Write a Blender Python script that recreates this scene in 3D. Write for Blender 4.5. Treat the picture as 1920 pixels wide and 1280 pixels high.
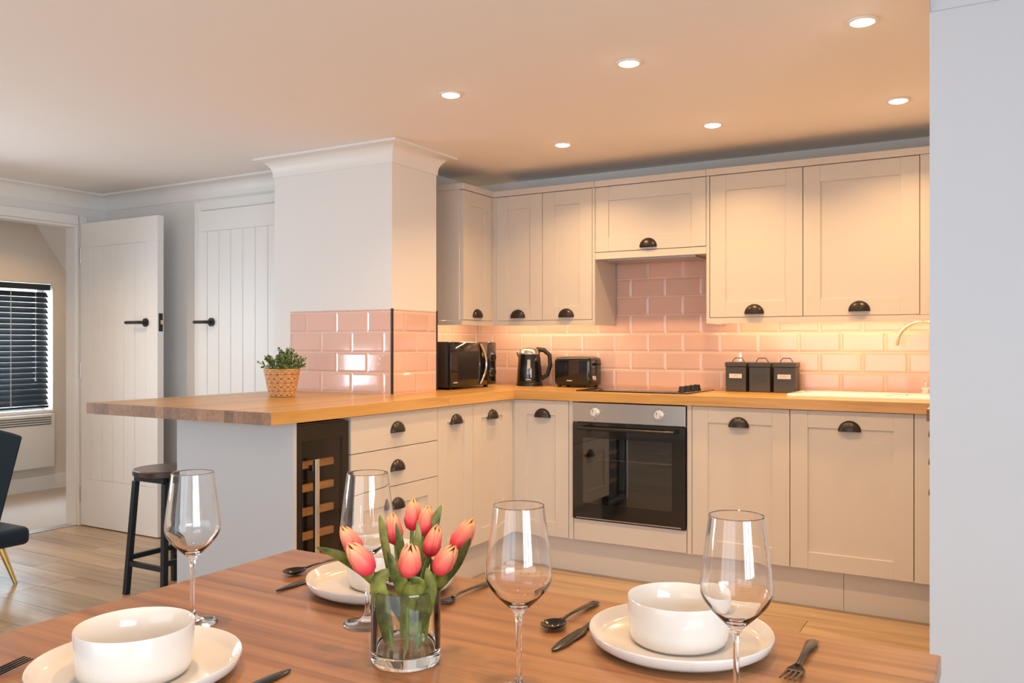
import bpy, bmesh, math, random
from math import pi, sin, cos, radians as R
from mathutils import Vector, Matrix
random.seed(7)
for o in list(bpy.data.objects): bpy.data.objects.remove(o)
S = bpy.context.scene
COL = S.collection
YAW = 0.5274
# ---------------------------------------------------------------- camera
cd = bpy.data.cameras.new('camera'); cam = bpy.data.objects.new('camera', cd); COL.objects.link(cam)
cam.location = (2.292, -3.9465, 1.18); cam.rotation_euler = (pi/2, 0, YAW)
cd.sensor_width = 36; cd.lens = 30.0; cd.shift_y = 4.56/1920; cd.clip_start = 0.02
S.camera = cam
# ---------------------------------------------------------------- world and daylight
w = bpy.data.worlds.new('daylight'); S.world = w; w.use_nodes = True
bg = w.node_tree.nodes['Background']; bg.inputs[0].default_value = (0.80, 0.90, 1.0, 1); bg.inputs[1].default_value = 2.2
def area(name, loc, rot, sx, sy, power, col, shape='RECTANGLE', spread=pi, parent=None):
    l = bpy.data.lights.new(name, 'AREA'); l.shape = shape; l.size = sx
    if shape == 'RECTANGLE': l.size_y = sy
    l.energy = power; l.color = col; l.spread = spread
    o = bpy.data.objects.new(name, l); COL.objects.link(o); o.location = loc; o.rotation_euler = rot
    if parent: o.parent = parent
    return o
DAY = (0.78, 0.89, 1.0)
TILT = R(14)
area('daylight_left_window', (-3.03, -1.935, 1.20), (0, -pi/2+TILT, 0), 1.0, 0.95, 27, DAY, spread=R(150))
area('daylight_low_window', (-3.03, -3.75, 0.92), (0, -pi/2+TILT, 0), 0.5, 1.0, 20, DAY, spread=R(150))
area('daylight_patio_door', (1.2, -6.30, 1.10), (pi/2-TILT, 0, 0), 3.0, 1.9, 15, DAY, spread=R(150))
area('daylight_right_window', (4.28, -4.5, 1.32), (0, pi/2-TILT, 0), 1.1, 1.9, 70, DAY, spread=R(160))
area('daylight_far_window', (-4.75, -0.40, 1.15), (0, -pi/2+TILT, 0), 0.95, 1.1, 45, (0.75, 0.88, 1.0))
WARM = (1.0, 0.60, 0.26)
VS = S.view_settings; VS.view_transform = 'Standard'; VS.look = 'None'; VS.exposure = 0.0; VS.gamma = 1.0; VS.use_curve_mapping = False

# ---------------------------------------------------------------- materials
MATS = {}
def newmat(name):
    m = bpy.data.materials.new(name); m.use_nodes = True; MATS[name] = m
    return m, m.node_tree, m.node_tree.nodes['Principled BSDF']
def mat(name, col, rough=0.5, metal=0.0, bump=0.0, bscale=200., var=0.0, coat=0.0, trans=0.0, ior=1.45, emit=None, estr=0.0, spec=0.5, sheen=0.0):
    m, nt, b = newmat(name)
    b.inputs['Base Color'].default_value = (*col, 1); b.inputs['Roughness'].default_value = rough
    b.inputs['Metallic'].default_value = metal; b.inputs['Coat Weight'].default_value = coat
    b.inputs['Transmission Weight'].default_value = trans; b.inputs['IOR'].default_value = ior
    b.inputs['Specular IOR Level'].default_value = spec; b.inputs['Sheen Weight'].default_value = sheen
    if emit: b.inputs['Emission Color'].default_value = (*emit, 1); b.inputs['Emission Strength'].default_value = estr
    N = nt.nodes
    if bump or var:
        g = N.new('ShaderNodeNewGeometry'); n = N.new('ShaderNodeTexNoise'); n.inputs['Scale'].default_value = bscale
        n.inputs['Detail'].default_value = 4; nt.links.new(g.outputs['Position'], n.inputs['Vector'])
        if bump:
            bp = N.new('ShaderNodeBump'); bp.inputs['Strength'].default_value = bump; bp.inputs['Distance'].default_value = 0.002
            nt.links.new(n.outputs['Fac'], bp.inputs['Height']); nt.links.new(bp.outputs[0], b.inputs['Normal'])
        if var:
            oi = N.new('ShaderNodeObjectInfo'); mx = N.new('ShaderNodeMix'); mx.data_type = 'RGBA'
            mx.inputs[6].default_value = (*[c*(1-var) for c in col], 1); mx.inputs[7].default_value = (*[min(1, c*(1+var)) for c in col], 1)
            nt.links.new(oi.outputs['Random'], mx.inputs[0]); nt.links.new(mx.outputs[2], b.inputs['Base Color'])
    return m
def wood(name, cols, axis, freq=22., along=1.6, rough=0.45, rnd=0.25, fine=0.35, coat=0.0, distort=0.8, bump=0.05):
    """grain running along axis; each piece takes its own slice and tone"""
    m, nt, b = newmat(name); N = nt.nodes; L = nt.links
    g = N.new('ShaderNodeNewGeometry'); oi = N.new('ShaderNodeObjectInfo')
    vm = N.new('ShaderNodeVectorMath'); vm.operation = 'SCALE'; vm.inputs[0].default_value = (7.3, 5.1, 3.7)
    L.new(oi.outputs['Random'], vm.inputs['Scale'])
    ad = N.new('ShaderNodeVectorMath'); ad.operation = 'ADD'; L.new(g.outputs['Position'], ad.inputs[0]); L.new(vm.outputs[0], ad.inputs[1])
    def nz(f, a, det, dist):
        mp = N.new('ShaderNodeMapping'); sc = [f, f, f]; sc[axis] = a; mp.inputs['Scale'].default_value = sc
        n = N.new('ShaderNodeTexNoise'); n.inputs['Scale'].default_value = 1; n.inputs['Detail'].default_value = det; n.inputs['Distortion'].default_value = dist
        L.new(ad.outputs[0], mp.inputs[0]); L.new(mp.outputs[0], n.inputs['Vector']); return n
    n1 = nz(freq, along, 5, distort); n2 = nz(freq*9, along*4, 3, 0.2)
    mx = N.new('ShaderNodeMix'); mx.data_type = 'FLOAT'; mx.inputs[0].default_value = fine
    L.new(n1.outputs['Fac'], mx.inputs[2]); L.new(n2.outputs['Fac'], mx.inputs[3])
    cr = N.new('ShaderNodeValToRGB'); e = cr.color_ramp.elements
    e[0].position = 0.3; e[0].color = (*cols[0], 1); e[1].position = 0.7; e[1].color = (*cols[-1], 1)
    for i, c in enumerate(cols[1:-1]):
        x = e.new(0.3+0.4*(i+1)/(len(cols)-1)); x.color = (*c, 1)
    L.new(mx.outputs[0], cr.inputs[0])
    hv = N.new('ShaderNodeHueSaturation'); mr = N.new('ShaderNodeMapRange'); mr.inputs[3].default_value = 1-rnd; mr.inputs[4].default_value = 1+rnd*0.7
    L.new(oi.outputs['Random'], mr.inputs[0]); L.new(mr.outputs[0], hv.inputs['Value']); L.new(cr.outputs[0], hv.inputs['Color'])
    L.new(hv.outputs[0], b.inputs['Base Color']); b.inputs['Roughness'].default_value = rough; b.inputs['Coat Weight'].default_value = coat
    b.inputs['Coat Roughness'].default_value = 0.12
    bp = N.new('ShaderNodeBump'); bp.inputs['Strength'].default_value = bump; bp.inputs['Distance'].default_value = 0.002
    L.new(mx.outputs[0], bp.inputs['Height']); L.new(bp.outputs[0], b.inputs['Normal'])
    return m
def thin_glass(name, tint, ior=1.5):
    m = bpy.data.materials.new(name); m.use_nodes = True; nt = m.node_tree; N = nt.nodes; N.remove(N['Principled BSDF'])
    t = N.new('ShaderNodeBsdfTransparent'); t.inputs[0].default_value = (*tint, 1)
    gl = N.new('ShaderNodeBsdfGlossy'); gl.inputs['Roughness'].default_value = 0.02
    fr = N.new('ShaderNodeFresnel'); fr.inputs[0].default_value = ior; mx = N.new('ShaderNodeMixShader')
    ge = N.new('ShaderNodeNewGeometry'); ml = N.new('ShaderNodeMath'); ml.operation = 'SUBTRACT'; ml.use_clamp = True
    nt.links.new(fr.outputs[0], ml.inputs[0]); nt.links.new(ge.outputs['Backfacing'], ml.inputs[1]); nt.links.new(ml.outputs[0], mx.inputs[0]); nt.links.new(t.outputs[0], mx.inputs[1]); nt.links.new(gl.outputs[0], mx.inputs[2])
    nt.links.new(mx.outputs[0], N['Material Output'].inputs[0]); MATS[name] = m
    return m
mat('wall_paint', (0.80, 0.79, 0.775), 0.75, bump=0.06, bscale=260)
mat('daylight_tint_paint', (0.66, 0.69, 0.74), 0.7, bump=0.06, bscale=260)  # wall paint with the cool daylight on the partition put into its colour
mat('ceiling_paint', (0.88, 0.85, 0.82), 0.85)
mat('beige_paint', (0.74, 0.69, 0.63), 0.8)
mat('trim_paint', (0.84, 0.83, 0.81), 0.4)
mat('door_paint', (0.83, 0.82, 0.80), 0.4)
mat('cabinet_paint', (0.63, 0.58, 0.525), 0.42, bump=0.03, bscale=90)
mat('panel_paint', (0.52, 0.53, 0.55), 0.45)
mat('carcass', (0.60, 0.55, 0.50), 0.55)
mat('tile_pink', (0.76, 0.50, 0.42), 0.09, var=0.05, coat=0.4)
mat('grout', (0.84, 0.76, 0.70), 0.8)
mat('black_trim', (0.02, 0.02, 0.02), 0.4)
mat('bronze', (0.045, 0.036, 0.032), 0.32, metal=0.55)
mat('steel', (0.56, 0.53, 0.51), 0.30, metal=1.0, bump=0.02, bscale=400)
mat('chrome', (0.75, 0.73, 0.71), 0.10, metal=1.0)
mat('knob_silver', (0.80, 0.79, 0.78), 0.3, metal=0.6)
mat('black_gloss', (0.012, 0.011, 0.011), 0.06, coat=0.5)
mat('black_plastic', (0.018, 0.017, 0.017), 0.28)
mat('black_matt', (0.02, 0.021, 0.023), 0.5)
mat('dark_brown', (0.035, 0.026, 0.021), 0.35)
mat('oven_cavity', (0.10, 0.096, 0.092), 0.5)
mat('cooler_inside', (0.16, 0.115, 0.08), 0.5)
mat('print_grey', (0.55, 0.54, 0.52), 0.5)
mat('stool_metal', (0.022, 0.026, 0.030), 0.42, metal=0.3)
mat('canister_grey', (0.075, 0.070, 0.066), 0.38, metal=0.2)
mat('paper', (0.85, 0.82, 0.76), 0.7)
mat('ceramic', (0.69, 0.645, 0.595), 0.14, coat=0.3)
mat('sink_white', (0.90, 0.87, 0.83), 0.12, coat=0.5)
mat('brass', (0.80, 0.68, 0.47), 0.22, metal=1.0)
mat('gold', (0.83, 0.58, 0.22), 0.2, metal=1.0)
mat('cutlery_black', (0.05, 0.047, 0.046), 0.16, metal=0.9)
mat('velvet', (0.004, 0.018, 0.036), 0.8, bump=0.1, bscale=500, sheen=0.12)
mat('carpet', (0.50, 0.48, 0.47), 0.95, bump=0.8, bscale=220)
mat('blind_black', (0.026, 0.034, 0.044), 0.3)
mat('cord', (0.55, 0.55, 0.55), 0.7)
mat('heater_white', (0.80, 0.79, 0.77), 0.4)
mat('vent_dark', (0.12, 0.11, 0.10), 0.6)
mat('glass', (1, 1, 1), 0.0, trans=1.0, ior=1.47)
mat('vase_glass', (0.97, 1.0, 0.985), 0.0, trans=1.0, ior=1.47)
mat('stem_green', (0.16, 0.27, 0.06), 0.5)
mat('lamp_disc', (1, 1, 1), 0.5, emit=(1.0, 0.74, 0.46), estr=45)
mat('led', (1, 1, 1), 0.5, emit=(1.0, 0.72, 0.38), estr=40)
mat('basket_straw', (0.68, 0.38, 0.16), 0.6, bump=0.2, bscale=500); mat('basket_hole_shade', (0.22, 0.08, 0.025), 0.8)  # second material: shade of the weave holes put into the colour of solid faces
mat('foliage', (0.10, 0.17, 0.045), 0.5, var=0.2)
mat('foliage_light', (0.30, 0.36, 0.12), 0.5)
mat('soil', (0.05, 0.035, 0.02), 0.9)
mat('floor_base', (0.10, 0.07, 0.05), 0.8)
wood('floor_oak', [(0.25, 0.165, 0.095), (0.41, 0.285, 0.165), (0.52, 0.375, 0.225)], 0, 11, 0.9, 0.30, 0.16, 0.25, coat=0.1)
wood('oak_y', [(0.46, 0.235, 0.060), (0.60, 0.335, 0.095), (0.68, 0.41, 0.135)], 1, 26, 1.8, 0.35, 0.17, 0.3, coat=0.15)
wood('oak_x', [(0.46, 0.235, 0.060), (0.60, 0.335, 0.095), (0.68, 0.41, 0.135)], 0, 26, 1.8, 0.35, 0.17, 0.3, coat=0.15)
wood('oak_end', [(0.24, 0.125, 0.065), (0.33, 0.18, 0.10), (0.42, 0.25, 0.15)], 2, 60, 60, 0.55, 0.38, 0.4)
wood('walnut', [(0.145, 0.055, 0.020), (0.31, 0.135, 0.052), (0.43, 0.21, 0.088)], 0, 16, 0.55, 0.30, 0.0, 0.28, coat=0.15, distort=1.3)
wood('seat_wood', [(0.035, 0.021, 0.015), (0.06, 0.036, 0.025), (0.085, 0.05, 0.035)], 1, 30, 2, 0.3, 0.0, 0.3)
wood('beech', [(0.50, 0.30, 0.15), (0.62, 0.40, 0.22), (0.70, 0.47, 0.27)], 1, 40, 3, 0.5, 0.1, 0.3)
thin_glass('smoked_glass', (0.84, 0.78, 0.70)); thin_glass('oven_glass', (0.62, 0.62, 0.62), 2.3); thin_glass('window_glass', (0.95, 0.97, 0.97))
def petal_mat():
    m, nt, b = newmat('petal'); N = nt.nodes
    tc = N.new('ShaderNodeTexCoord'); sx = N.new('ShaderNodeSeparateXYZ'); nt.links.new(tc.outputs['Object'], sx.inputs[0])
    mr = N.new('ShaderNodeMapRange'); mr.inputs[1].default_value = 0; mr.inputs[2].default_value = 0.051; nt.links.new(sx.outputs[2], mr.inputs[0])
    cr = N.new('ShaderNodeValToRGB'); e = cr.color_ramp.elements
    e[0].position = 0.05; e[0].color = (0.66, 0.015, 0.045, 1); e[1].position = 1.0; e[1].color = (0.93, 0.47, 0.20, 1)
    x = e.new(0.35); x.color = (0.80, 0.085, 0.09, 1); x = e.new(0.65); x.color = (0.88, 0.24, 0.15, 1)
    nt.links.new(mr.outputs[0], cr.inputs[0]); nt.links.new(cr.outputs[0], b.inputs['Base Color']); b.inputs['Roughness'].default_value = 0.5
    b.inputs['Subsurface Weight'].default_value = 0.0
petal_mat()
def leaf_mat():
    m, nt, b = newmat('tulip_leaf'); N = nt.nodes
    g = N.new('ShaderNodeNewGeometry'); n = N.new('ShaderNodeTexNoise'); n.inputs['Scale'].default_value = 45; n.inputs['Detail'].default_value = 3
    nt.links.new(g.outputs['Position'], n.inputs['Vector']); cr = N.new('ShaderNodeValToRGB'); e = cr.color_ramp.elements
    e[0].position = 0.35; e[0].color = (0.045, 0.075, 0.015, 1); e[1].position = 0.7; e[1].color = (0.30, 0.29, 0.05, 1)
    nt.links.new(n.outputs['Fac'], cr.inputs[0]); nt.links.new(cr.outputs[0], b.inputs['Base Color']); b.inputs['Roughness'].default_value = 0.42
leaf_mat()

# ---------------------------------------------------------------- helpers
class MB:
    def __init__(s): s.v = []; s.f = []; s.m = []
    def add(s, vs, fs, mi=0):
        k = len(s.v); s.v += [tuple(v) for v in vs]; s.f += [tuple(i+k for i in f) for f in fs]; s.m += [mi]*len(fs); return s
    def box(s, x0, x1, y0, y1, z0, z1, mi=0):
        return s.add([(x0,y0,z0),(x1,y0,z0),(x1,y1,z0),(x0,y1,z0),(x0,y0,z1),(x1,y0,z1),(x1,y1,z1),(x0,y1,z1)],
                     [(0,3,2,1),(4,5,6,7),(0,1,5,4),(1,2,6,5),(2,3,7,6),(3,0,4,7)], mi)
    def prism(s, pts, z0, z1, mi=0):
        n = len(pts)
        return s.add([(x,y,z0) for x,y in pts]+[(x,y,z1) for x,y in pts],
                     [tuple(reversed(range(n))), tuple(range(n,2*n))]+[(i,(i+1)%n,n+(i+1)%n,n+i) for i in range(n)], mi)
    def lathe(s, prof, n=32, c=(0,0,0), closed=False, mi=0):
        vs = []; fs = []; m = len(prof)
        for i in range(n):
            a = 2*pi*i/n
            for r, z in prof: vs.append((c[0]+r*cos(a), c[1]+r*sin(a), c[2]+z))
        for i in range(n):
            j = (i+1) % n
            for k in range(m if closed else m-1):
                l = (k+1) % m
                fs.append((i*m+k, j*m+k, j*m+l, i*m+l))
        return s.add(vs, fs, mi)
    def tube(s, pts, r, n=8, cap=True, mi=0):
        pts = [Vector(p) for p in pts]; rs = r if isinstance(r, (list, tuple)) else [r]*len(pts)
        vs = []; fs = []; prev = None
        for i, p in enumerate(pts):
            t = (pts[min(i+1, len(pts)-1)]-pts[max(i-1, 0)]).normalized()
            a = Vector((0,0,1)) if abs(t.z) < 0.95 else Vector((1,0,0))
            u = t.cross(a).normalized() if prev is None else (prev-t*prev.dot(t)).normalized()
            prev = u; v = t.cross(u)
            for k in range(n):
                q = 2*pi*k/n; vs.append(p+(u*cos(q)+v*sin(q))*rs[i])
        for i in range(len(pts)-1):
            for k in range(n): fs.append((i*n+k, i*n+(k+1)%n, (i+1)*n+(k+1)%n, (i+1)*n+k))
        if cap: fs += [tuple(reversed(range(n))), tuple(range((len(pts)-1)*n, len(pts)*n))]
        return s.add(vs, fs, mi)
    def bar(s, a, b, wx, wy, mi=0):
        """square bar between two points, mostly vertical"""
        (ax,ay,az),(bx,by,bz) = a, b
        return s.add([(ax-wx,ay-wy,az),(ax+wx,ay-wy,az),(ax+wx,ay+wy,az),(ax-wx,ay+wy,az),(bx-wx,by-wy,bz),(bx+wx,by-wy,bz),(bx+wx,by+wy,bz),(bx-wx,by+wy,bz)],
                     [(0,3,2,1),(4,5,6,7),(0,1,5,4),(1,2,6,5),(2,3,7,6),(3,0,4,7)], mi)
    def mesh(s, name, mats, smooth=None):
        me = bpy.data.meshes.new(name); me.from_pydata(s.v, [], s.f)
        for m in (mats if isinstance(mats, (list, tuple)) else [mats]): me.materials.append(MATS[m])
        me.polygons.foreach_set('material_index', s.m)
        bm = bmesh.new(); bm.from_mesh(me); bmesh.ops.remove_doubles(bm, verts=bm.verts, dist=1e-6)
        bmesh.ops.recalc_face_normals(bm, faces=bm.faces); bm.to_mesh(me); bm.free()
        if smooth is not None:
            me.shade_smooth(); me.set_sharp_from_angle(angle=R(smooth))
        return me
    def obj(s, name, mats, parent=None, smooth=None, loc=None, rz=0, bevel=0):
        return link(name, s.mesh(name, mats, smooth), parent, loc, rz, bevel)
def link(name, me, parent=None, loc=None, rz=0, bevel=0):
    o = bpy.data.objects.new(name, me); COL.objects.link(o); o.parent = parent
    if loc: o.location = loc
    if rz: o.rotation_euler = (0, 0, rz)
    if bevel:
        b = o.modifiers.new('edge', 'BEVEL'); b.width = bevel; b.segments = 2; b.limit_method = 'ANGLE'; b.angle_limit = R(40)
    return o
def tag(o, label, cat, group=None):
    o['label'] = label; o['category'] = cat
    if group: o['group'] = group
    return o
def thing(name, label, cat, loc=(0,0,0), rz=0, group=None):
    o = bpy.data.objects.new(name, None); COL.objects.link(o); o.empty_display_size = 0.05
    o.location = loc; o.rotation_euler = (0, 0, rz); return tag(o, label, cat, group)
def struct(o): o['kind'] = 'structure'; return o
def copy_tree(o, parent=None):
    c = o.copy(); COL.objects.link(c); c.parent = parent
    for ch in list(o.children):
        copy_tree(ch, c)
    return c
def rbox(x0, x1, y0, y1, z0, z1, r=0.02, seg=4):
    """box with rounded edges as an MB"""
    bm = bmesh.new(); bmesh.ops.create_cube(bm, size=1)
    for v in bm.verts: v.co = Vector(((x0+x1)/2+v.co.x*(x1-x0), (y0+y1)/2+v.co.y*(y1-y0), (z0+z1)/2+v.co.z*(z1-z0)))
    bmesh.ops.bevel(bm, geom=list(bm.edges), offset=r, segments=seg, profile=0.5, affect='EDGES')
    bm.verts.index_update(); m = MB(); m.add([v.co[:] for v in bm.verts], [[v.index for v in f.verts] for f in bm.faces]); bm.free(); return m

CEIL = 2.167; WT = 0.934; WB = 0.888   # ceiling, worktop top and underside
LX = -2.95; BLY = -0.37; KX = -0.5975; BY = 0.567
PX0, PX1, PY0, PY1 = -1.1127, -0.319, -0.631, -0.2575
# ---------------------------------------------------------------- structure: floor, ceiling, walls
fl = struct(MB().box(-3.06, 4.3, -6.3, 0.7, -0.12, -0.008).obj('floor', 'floor_base'))
rows = []; pw = 0.192; y = 0.60
unit = MB().box(-0.5, 0.5, -0.5, 0.5, -1, 0).mesh('plank', 'floor_oak')
k = 0
while y > -6.2:
    x = -2.98 - random.uniform(0, 1.1)
    while x < 4.2:
        a, b = max(x, -2.98), min(x+1.28, 4.2)
        if b-a > 0.05:
            o = link('plank', unit, fl, ((a+b)/2, y-pw/2, 0)); o.scale = (b-a-0.0025, pw-0.0025, 0.008); k += 1
        x += 1.28
    y -= pw
struct(MB().box(-3.06, 4.3, -6.3, 0.7, CEIL, CEIL+0.1).obj('ceiling', 'ceiling_paint'))
wb = struct(MB().box(KX-0.1, 2.75, BY, BY+0.12, 0, CEIL).obj('wall_back', 'wall_paint'))
wkl = struct(MB().box(KX-0.12, KX, PY1-0.0, BY, 0, CEIL).obj('wall_left_kitchen', 'wall_paint'))
wp = struct(MB().box(PX0, PX1, PY0, PY1, 0, CEIL).obj('wall_pillar', 'wall_paint'))
struct(MB().box(LX, PX0, BLY, BLY+0.1, 0, CEIL).obj('wall_back_left', 'wall_paint'))
m = MB()
for (y0, y1, z0, z1) in [(-6.2, -4.25, 0, CEIL), (-4.25, -3.25, 0, 0.66), (-4.25, -3.25, 1.18, CEIL), (-3.25, -2.42, 0, CEIL), (-2.42, -1.45, 0, 0.68), (-2.42, -1.45, 1.72, CEIL), (-1.45, -1.335, 0, CEIL), (-1.335, -0.567, 1.955, CEIL), (-0.567, BLY+0.1, 0, CEIL)]:
    m.box(LX-0.1, LX, y0, y1, z0, z1)
struct(m.obj('wall_left', 'wall_paint'))
struct(MB().box(2.65, 2.77, -1.29, BY, 0, CEIL).obj('wall_right_kitchen', 'wall_paint'))
struct(MB().box(2.108, 4.2, -1.405, -1.29, 0, CEIL).obj('wall_partition', 'daylight_tint_paint'))
m = MB()
for (y0, y1, z0, z1) in [(-6.3, -5.5, 0, CEIL), (-5.5, -3.5, 0, 0.75), (-5.5, -3.5, 1.90, CEIL), (-3.5, -1.29, 0, CEIL)]: m.box(4.2, 4.3, y0, y1, z0, z1)
struct(m.obj('wall_right', 'wall_paint'))
m = MB()
for (x0, x1, z0, z1) in [(-3.05, -0.35, 0, CEIL), (2.75, 4.3, 0, CEIL), (-0.35, 2.75, 2.03, CEIL)]: m.box(x0, x1, -6.3, -6.2, z0, z1)
struct(m.obj('wall_front', 'wall_paint'))
# windows behind the viewpoint: frames standing in the openings the daylight comes through
def win_frame(name, ax, fixed, a0, a1, z0, z1, nb, loc=None):
    m = MB(); t = 0.05
    def bx(u0, u1, v0, v1):
        if ax == 'x': m.box(u0, u1, fixed-0.03, fixed+0.03, v0, v1)
        else: m.box(fixed-0.03, fixed+0.03, u0, u1, v0, v1)
    bx(a0, a1, z0, z0+t); bx(a0, a1, z1-t, z1)
    for i in range(nb+1):
        c = a0+t/2+(a1-a0-t)*i/nb; bx(c-t/2, c+t/2, z0+t, z1-t)
    return struct(m.obj(name, 'trim_paint'))
win_frame('window_1', 'y', LX-0.04, -4.25, -3.25, 0.66, 1.18, 2); win_frame('window_4', 'y', LX-0.04, -2.42, -1.45, 0.68, 1.72, 2)
win_frame('window_5', 'y', 4.24, -5.5, -3.5, 0.75, 1.90, 3)
win_frame('window_2', 'x', -6.24, -0.35, 2.75, 0.0, 2.03, 3)
# coving
def coving(name, path, side=1, mt='trim_paint'):
    prof = [(0.0, -0.098), (0.006, -0.098), (0.006, -0.086)]
    for i in range(9):
        a = pi/2*i/8; prof.append((0.072-0.066*cos(a), -0.086+0.074*sin(a)))
    prof += [(0.082, -0.012), (0.082, 0.0)]
    P = [Vector(p) for p in path]; n = len(P); m = MB(); vs = []; fs = []
    offs = []
    for i in range(n):
        ds = []
        if i > 0: ds.append((P[i]-P[i-1]).normalized())
        if i < n-1: ds.append((P[i+1]-P[i]).normalized())
        ns = [Vector((d.y, -d.x))*side for d in ds]
        if len(ns) == 2:
            b = (ns[0]+ns[1]); b = b/(1+ns[0].dot(ns[1]))
        else: b = ns[0]
        offs.append(b)
    k = len(prof)
    for i in range(n):
        for o, z in prof: vs.append((P[i].x+offs[i].x*o, P[i].y+offs[i].y*o, CEIL+z-0.0005))
    for i in range(n-1):
        for j in range(k-1): fs.append((i*k+j, (i+1)*k+j, (i+1)*k+j+1, i*k+j+1))
    fs += [tuple(range(k)), tuple(reversed(range((n-1)*k, n*k)))]
    return struct(m.add(vs, fs).obj(name, mt, smooth=35))
coving('trim_1', [(LX, -6.19), (LX, BLY), (PX0, BLY), (PX0, PY0), (PX1, PY0), (PX1, PY1), (KX, PY1)])
coving('trim_2', [(2.11, -1.405), (4.19, -1.405)], 1, 'daylight_tint_paint')
# architraves
m = MB(); m.box(LX, LX+0.018, -0.572, -0.512, 0, 2.01); m.box(LX, LX+0.018, -1.395, -0.572, 1.955, 2.01); m.box(LX, LX+0.018, -1.395, -1.335, 0, 1.955)
m.box(LX-0.1, LX, -0.585, -0.567, 0, 1.955); m.box(LX-0.1, LX, -1.335, -0.585, 1.937, 1.955)
struct(m.obj('trim_3', 'trim_paint', bevel=0.003))
m = MB(); m.box(-2.045, -1.985, BLY-0.02, BLY, 0, 2.05); m.box(-1.985, PX0, BLY-0.02, BLY, 1.993, 2.05)
struct(m.obj('trim_4', 'trim_paint', bevel=0.003))
m = MB(); m.box(LX, -2.045, BLY-0.016, BLY, 0, 0.11); struct(m.obj('baseboard_back_left', 'trim_paint', bevel=0.003))
m = MB(); m.box(LX-0.1, LX, -1.335, -0.567, -0.006, 0.004); struct(m.obj('trim_5', 'steel'))
# ---------------------------------------------------------------- far room seen through the doorway
FX = -4.45
struct(MB().box(-4.6, -3.05, -2.6, 1.4, -0.1, 0.003).obj('floor_carpet', 'carpet'))
struct(MB().box(-4.6, -3.05, -2.6, 1.4, 2.25, 2.35).obj('ceiling_far_room', 'ceiling_paint'))
m = MB()
for (y0, y1, z0, z1) in [(-2.6, -0.98, 0, 2.25), (-0.98, 0.185, 0, 0.64), (-0.98, 0.185, 1.67, 2.25), (0.185, 1.4, 0, 2.25)]: m.box(FX-0.22, FX, y0, y1, z0, z1)
struct(m.obj('wall_far_room', 'beige_paint'))
struct(MB().box(-4.6, -3.05, 1.3, 1.4, 0, 2.25).obj('wall_far_room_end', 'beige_paint'))
struct(MB().box(-4.6, -3.05, -2.7, -2.6, 0, 2.25).obj('wall_far_room_near', 'beige_paint'))
struct(MB().box(-3.07, -3.05, BLY+0.1, 1.3, 0, 2.25).obj('wall_far_room_side', 'beige_paint'))
sl = MB().add([(FX, 0.0, 2.20), (FX, 0.62, 1.32), (FX, 0.66, 1.34), (FX, 0.06, 2.25), (-3.2, 0.0, 2.20), (-3.2, 0.62, 1.32), (-3.2, 0.66, 1.34), (-3.2, 0.06, 2.25)],
              [(0,1,2,3), (7,6,5,4), (0,4,5,1), (1,5,6,2), (2,6,7,3), (3,7,4,0)])
struct(sl.obj('ceiling_slope', 'ceiling_paint'))
struct(MB().box(FX, FX+0.016, -2.6, 1.3, 0, 0.12).obj('baseboard_far_room', 'trim_paint', bevel=0.003))
m = MB(); m.box(FX-0.2, FX+0.02, -0.98, 0.185, 0.62, 0.645); struct(m.obj('trim_6', 'trim_paint', bevel=0.004))
win_frame('window_3', 'y', FX-0.17, -0.98, 0.185, 0.645, 1.67, 2)
struct(MB().box(FX-0.175, FX-0.165, -0.93, 0.135, 0.695, 1.62).obj('window_pane_3', 'window_glass', parent=None))
bpy.data.objects['window_pane_3'].parent = bpy.data.objects['window_3']; bpy.data.objects['window_pane_3'].name = 'pane'
# venetian blind
bl = thing('venetian_blind', 'black slatted venetian blind lowered over the window beyond the doorway', 'blind', (FX-0.03, -0.40, 0.66))
MB().box(-0.03, 0.03, -0.60, 0.565, 0.955, 1.0).obj('head_rail', 'blind_black', bl, bevel=0.003)
sm = MB(); tl_ = R(-50); sv = []
for y_ in (-0.58, 0.555):
    for q_ in range(5):
        e_ = -1+q_/2; cu = 0.0022*(1-e_*e_)
        for th in (0, 0.0012): sv.append((0.0265*e_*cos(tl_)-(cu-th)*sin(tl_), y_, 0.0265*e_*sin(tl_)+(cu-th)*cos(tl_)))
sf = []
for q_ in range(4):
    a = 2*q_; sf += [(a, a+2, a+12, a+10), (a+1, a+11, a+13, a+3), (a, a+1, a+3, a+2), (a+10, a+12, a+13, a+11)]
sf += [(0, 10, 11, 1), (8, 9, 19, 18)]
sm = sm.add(sv, sf).mesh('slat', 'blind_black')
for i in range(21): link('slat', sm, bl, (0, 0, 0.048+i*0.0435))
MB().box(-0.022, 0.022, -0.58, 0.555, 0.004, 0.022).obj('bottom_rail', 'blind_black', bl, bevel=0.003)
for yy in (-0.45, 0.25): MB().box(0.022, 0.0235, yy-0.003, yy+0.003, 0.02, 0.95).obj('ladder_cord', 'cord', bl)
MB().tube([(0.034, 0.44, 0.95), (0.034, 0.44, 0.25)], 0.002, 6).lathe([(0.0, 0), (0.007, 0.002), (0.005, 0.03), (0.0, 0.032)], 10, (0.034, 0.44, 0.22)).obj('pull_cord', 'cord', bl)
# panel heater
ht = thing('panel_heater', 'white electric panel heater on the wall under the blind', 'heater', (FX, -0.30, 0.19))
rbox(0.025, 0.085, -0.46, 0.455, 0.0, 0.43, 0.012, 3).obj('casing', 'heater_white', ht, 40)
for i in range(4): MB().box(0.083, 0.0875, -0.42, 0.42, 0.345+i*0.018, 0.353+i*0.018).obj('vent_slot', 'vent_dark', ht)
MB().box(0.002, 0.026, -0.3, 0.3, 0.08, 0.34).obj('wall_bracket', 'heater_white', ht)
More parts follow.
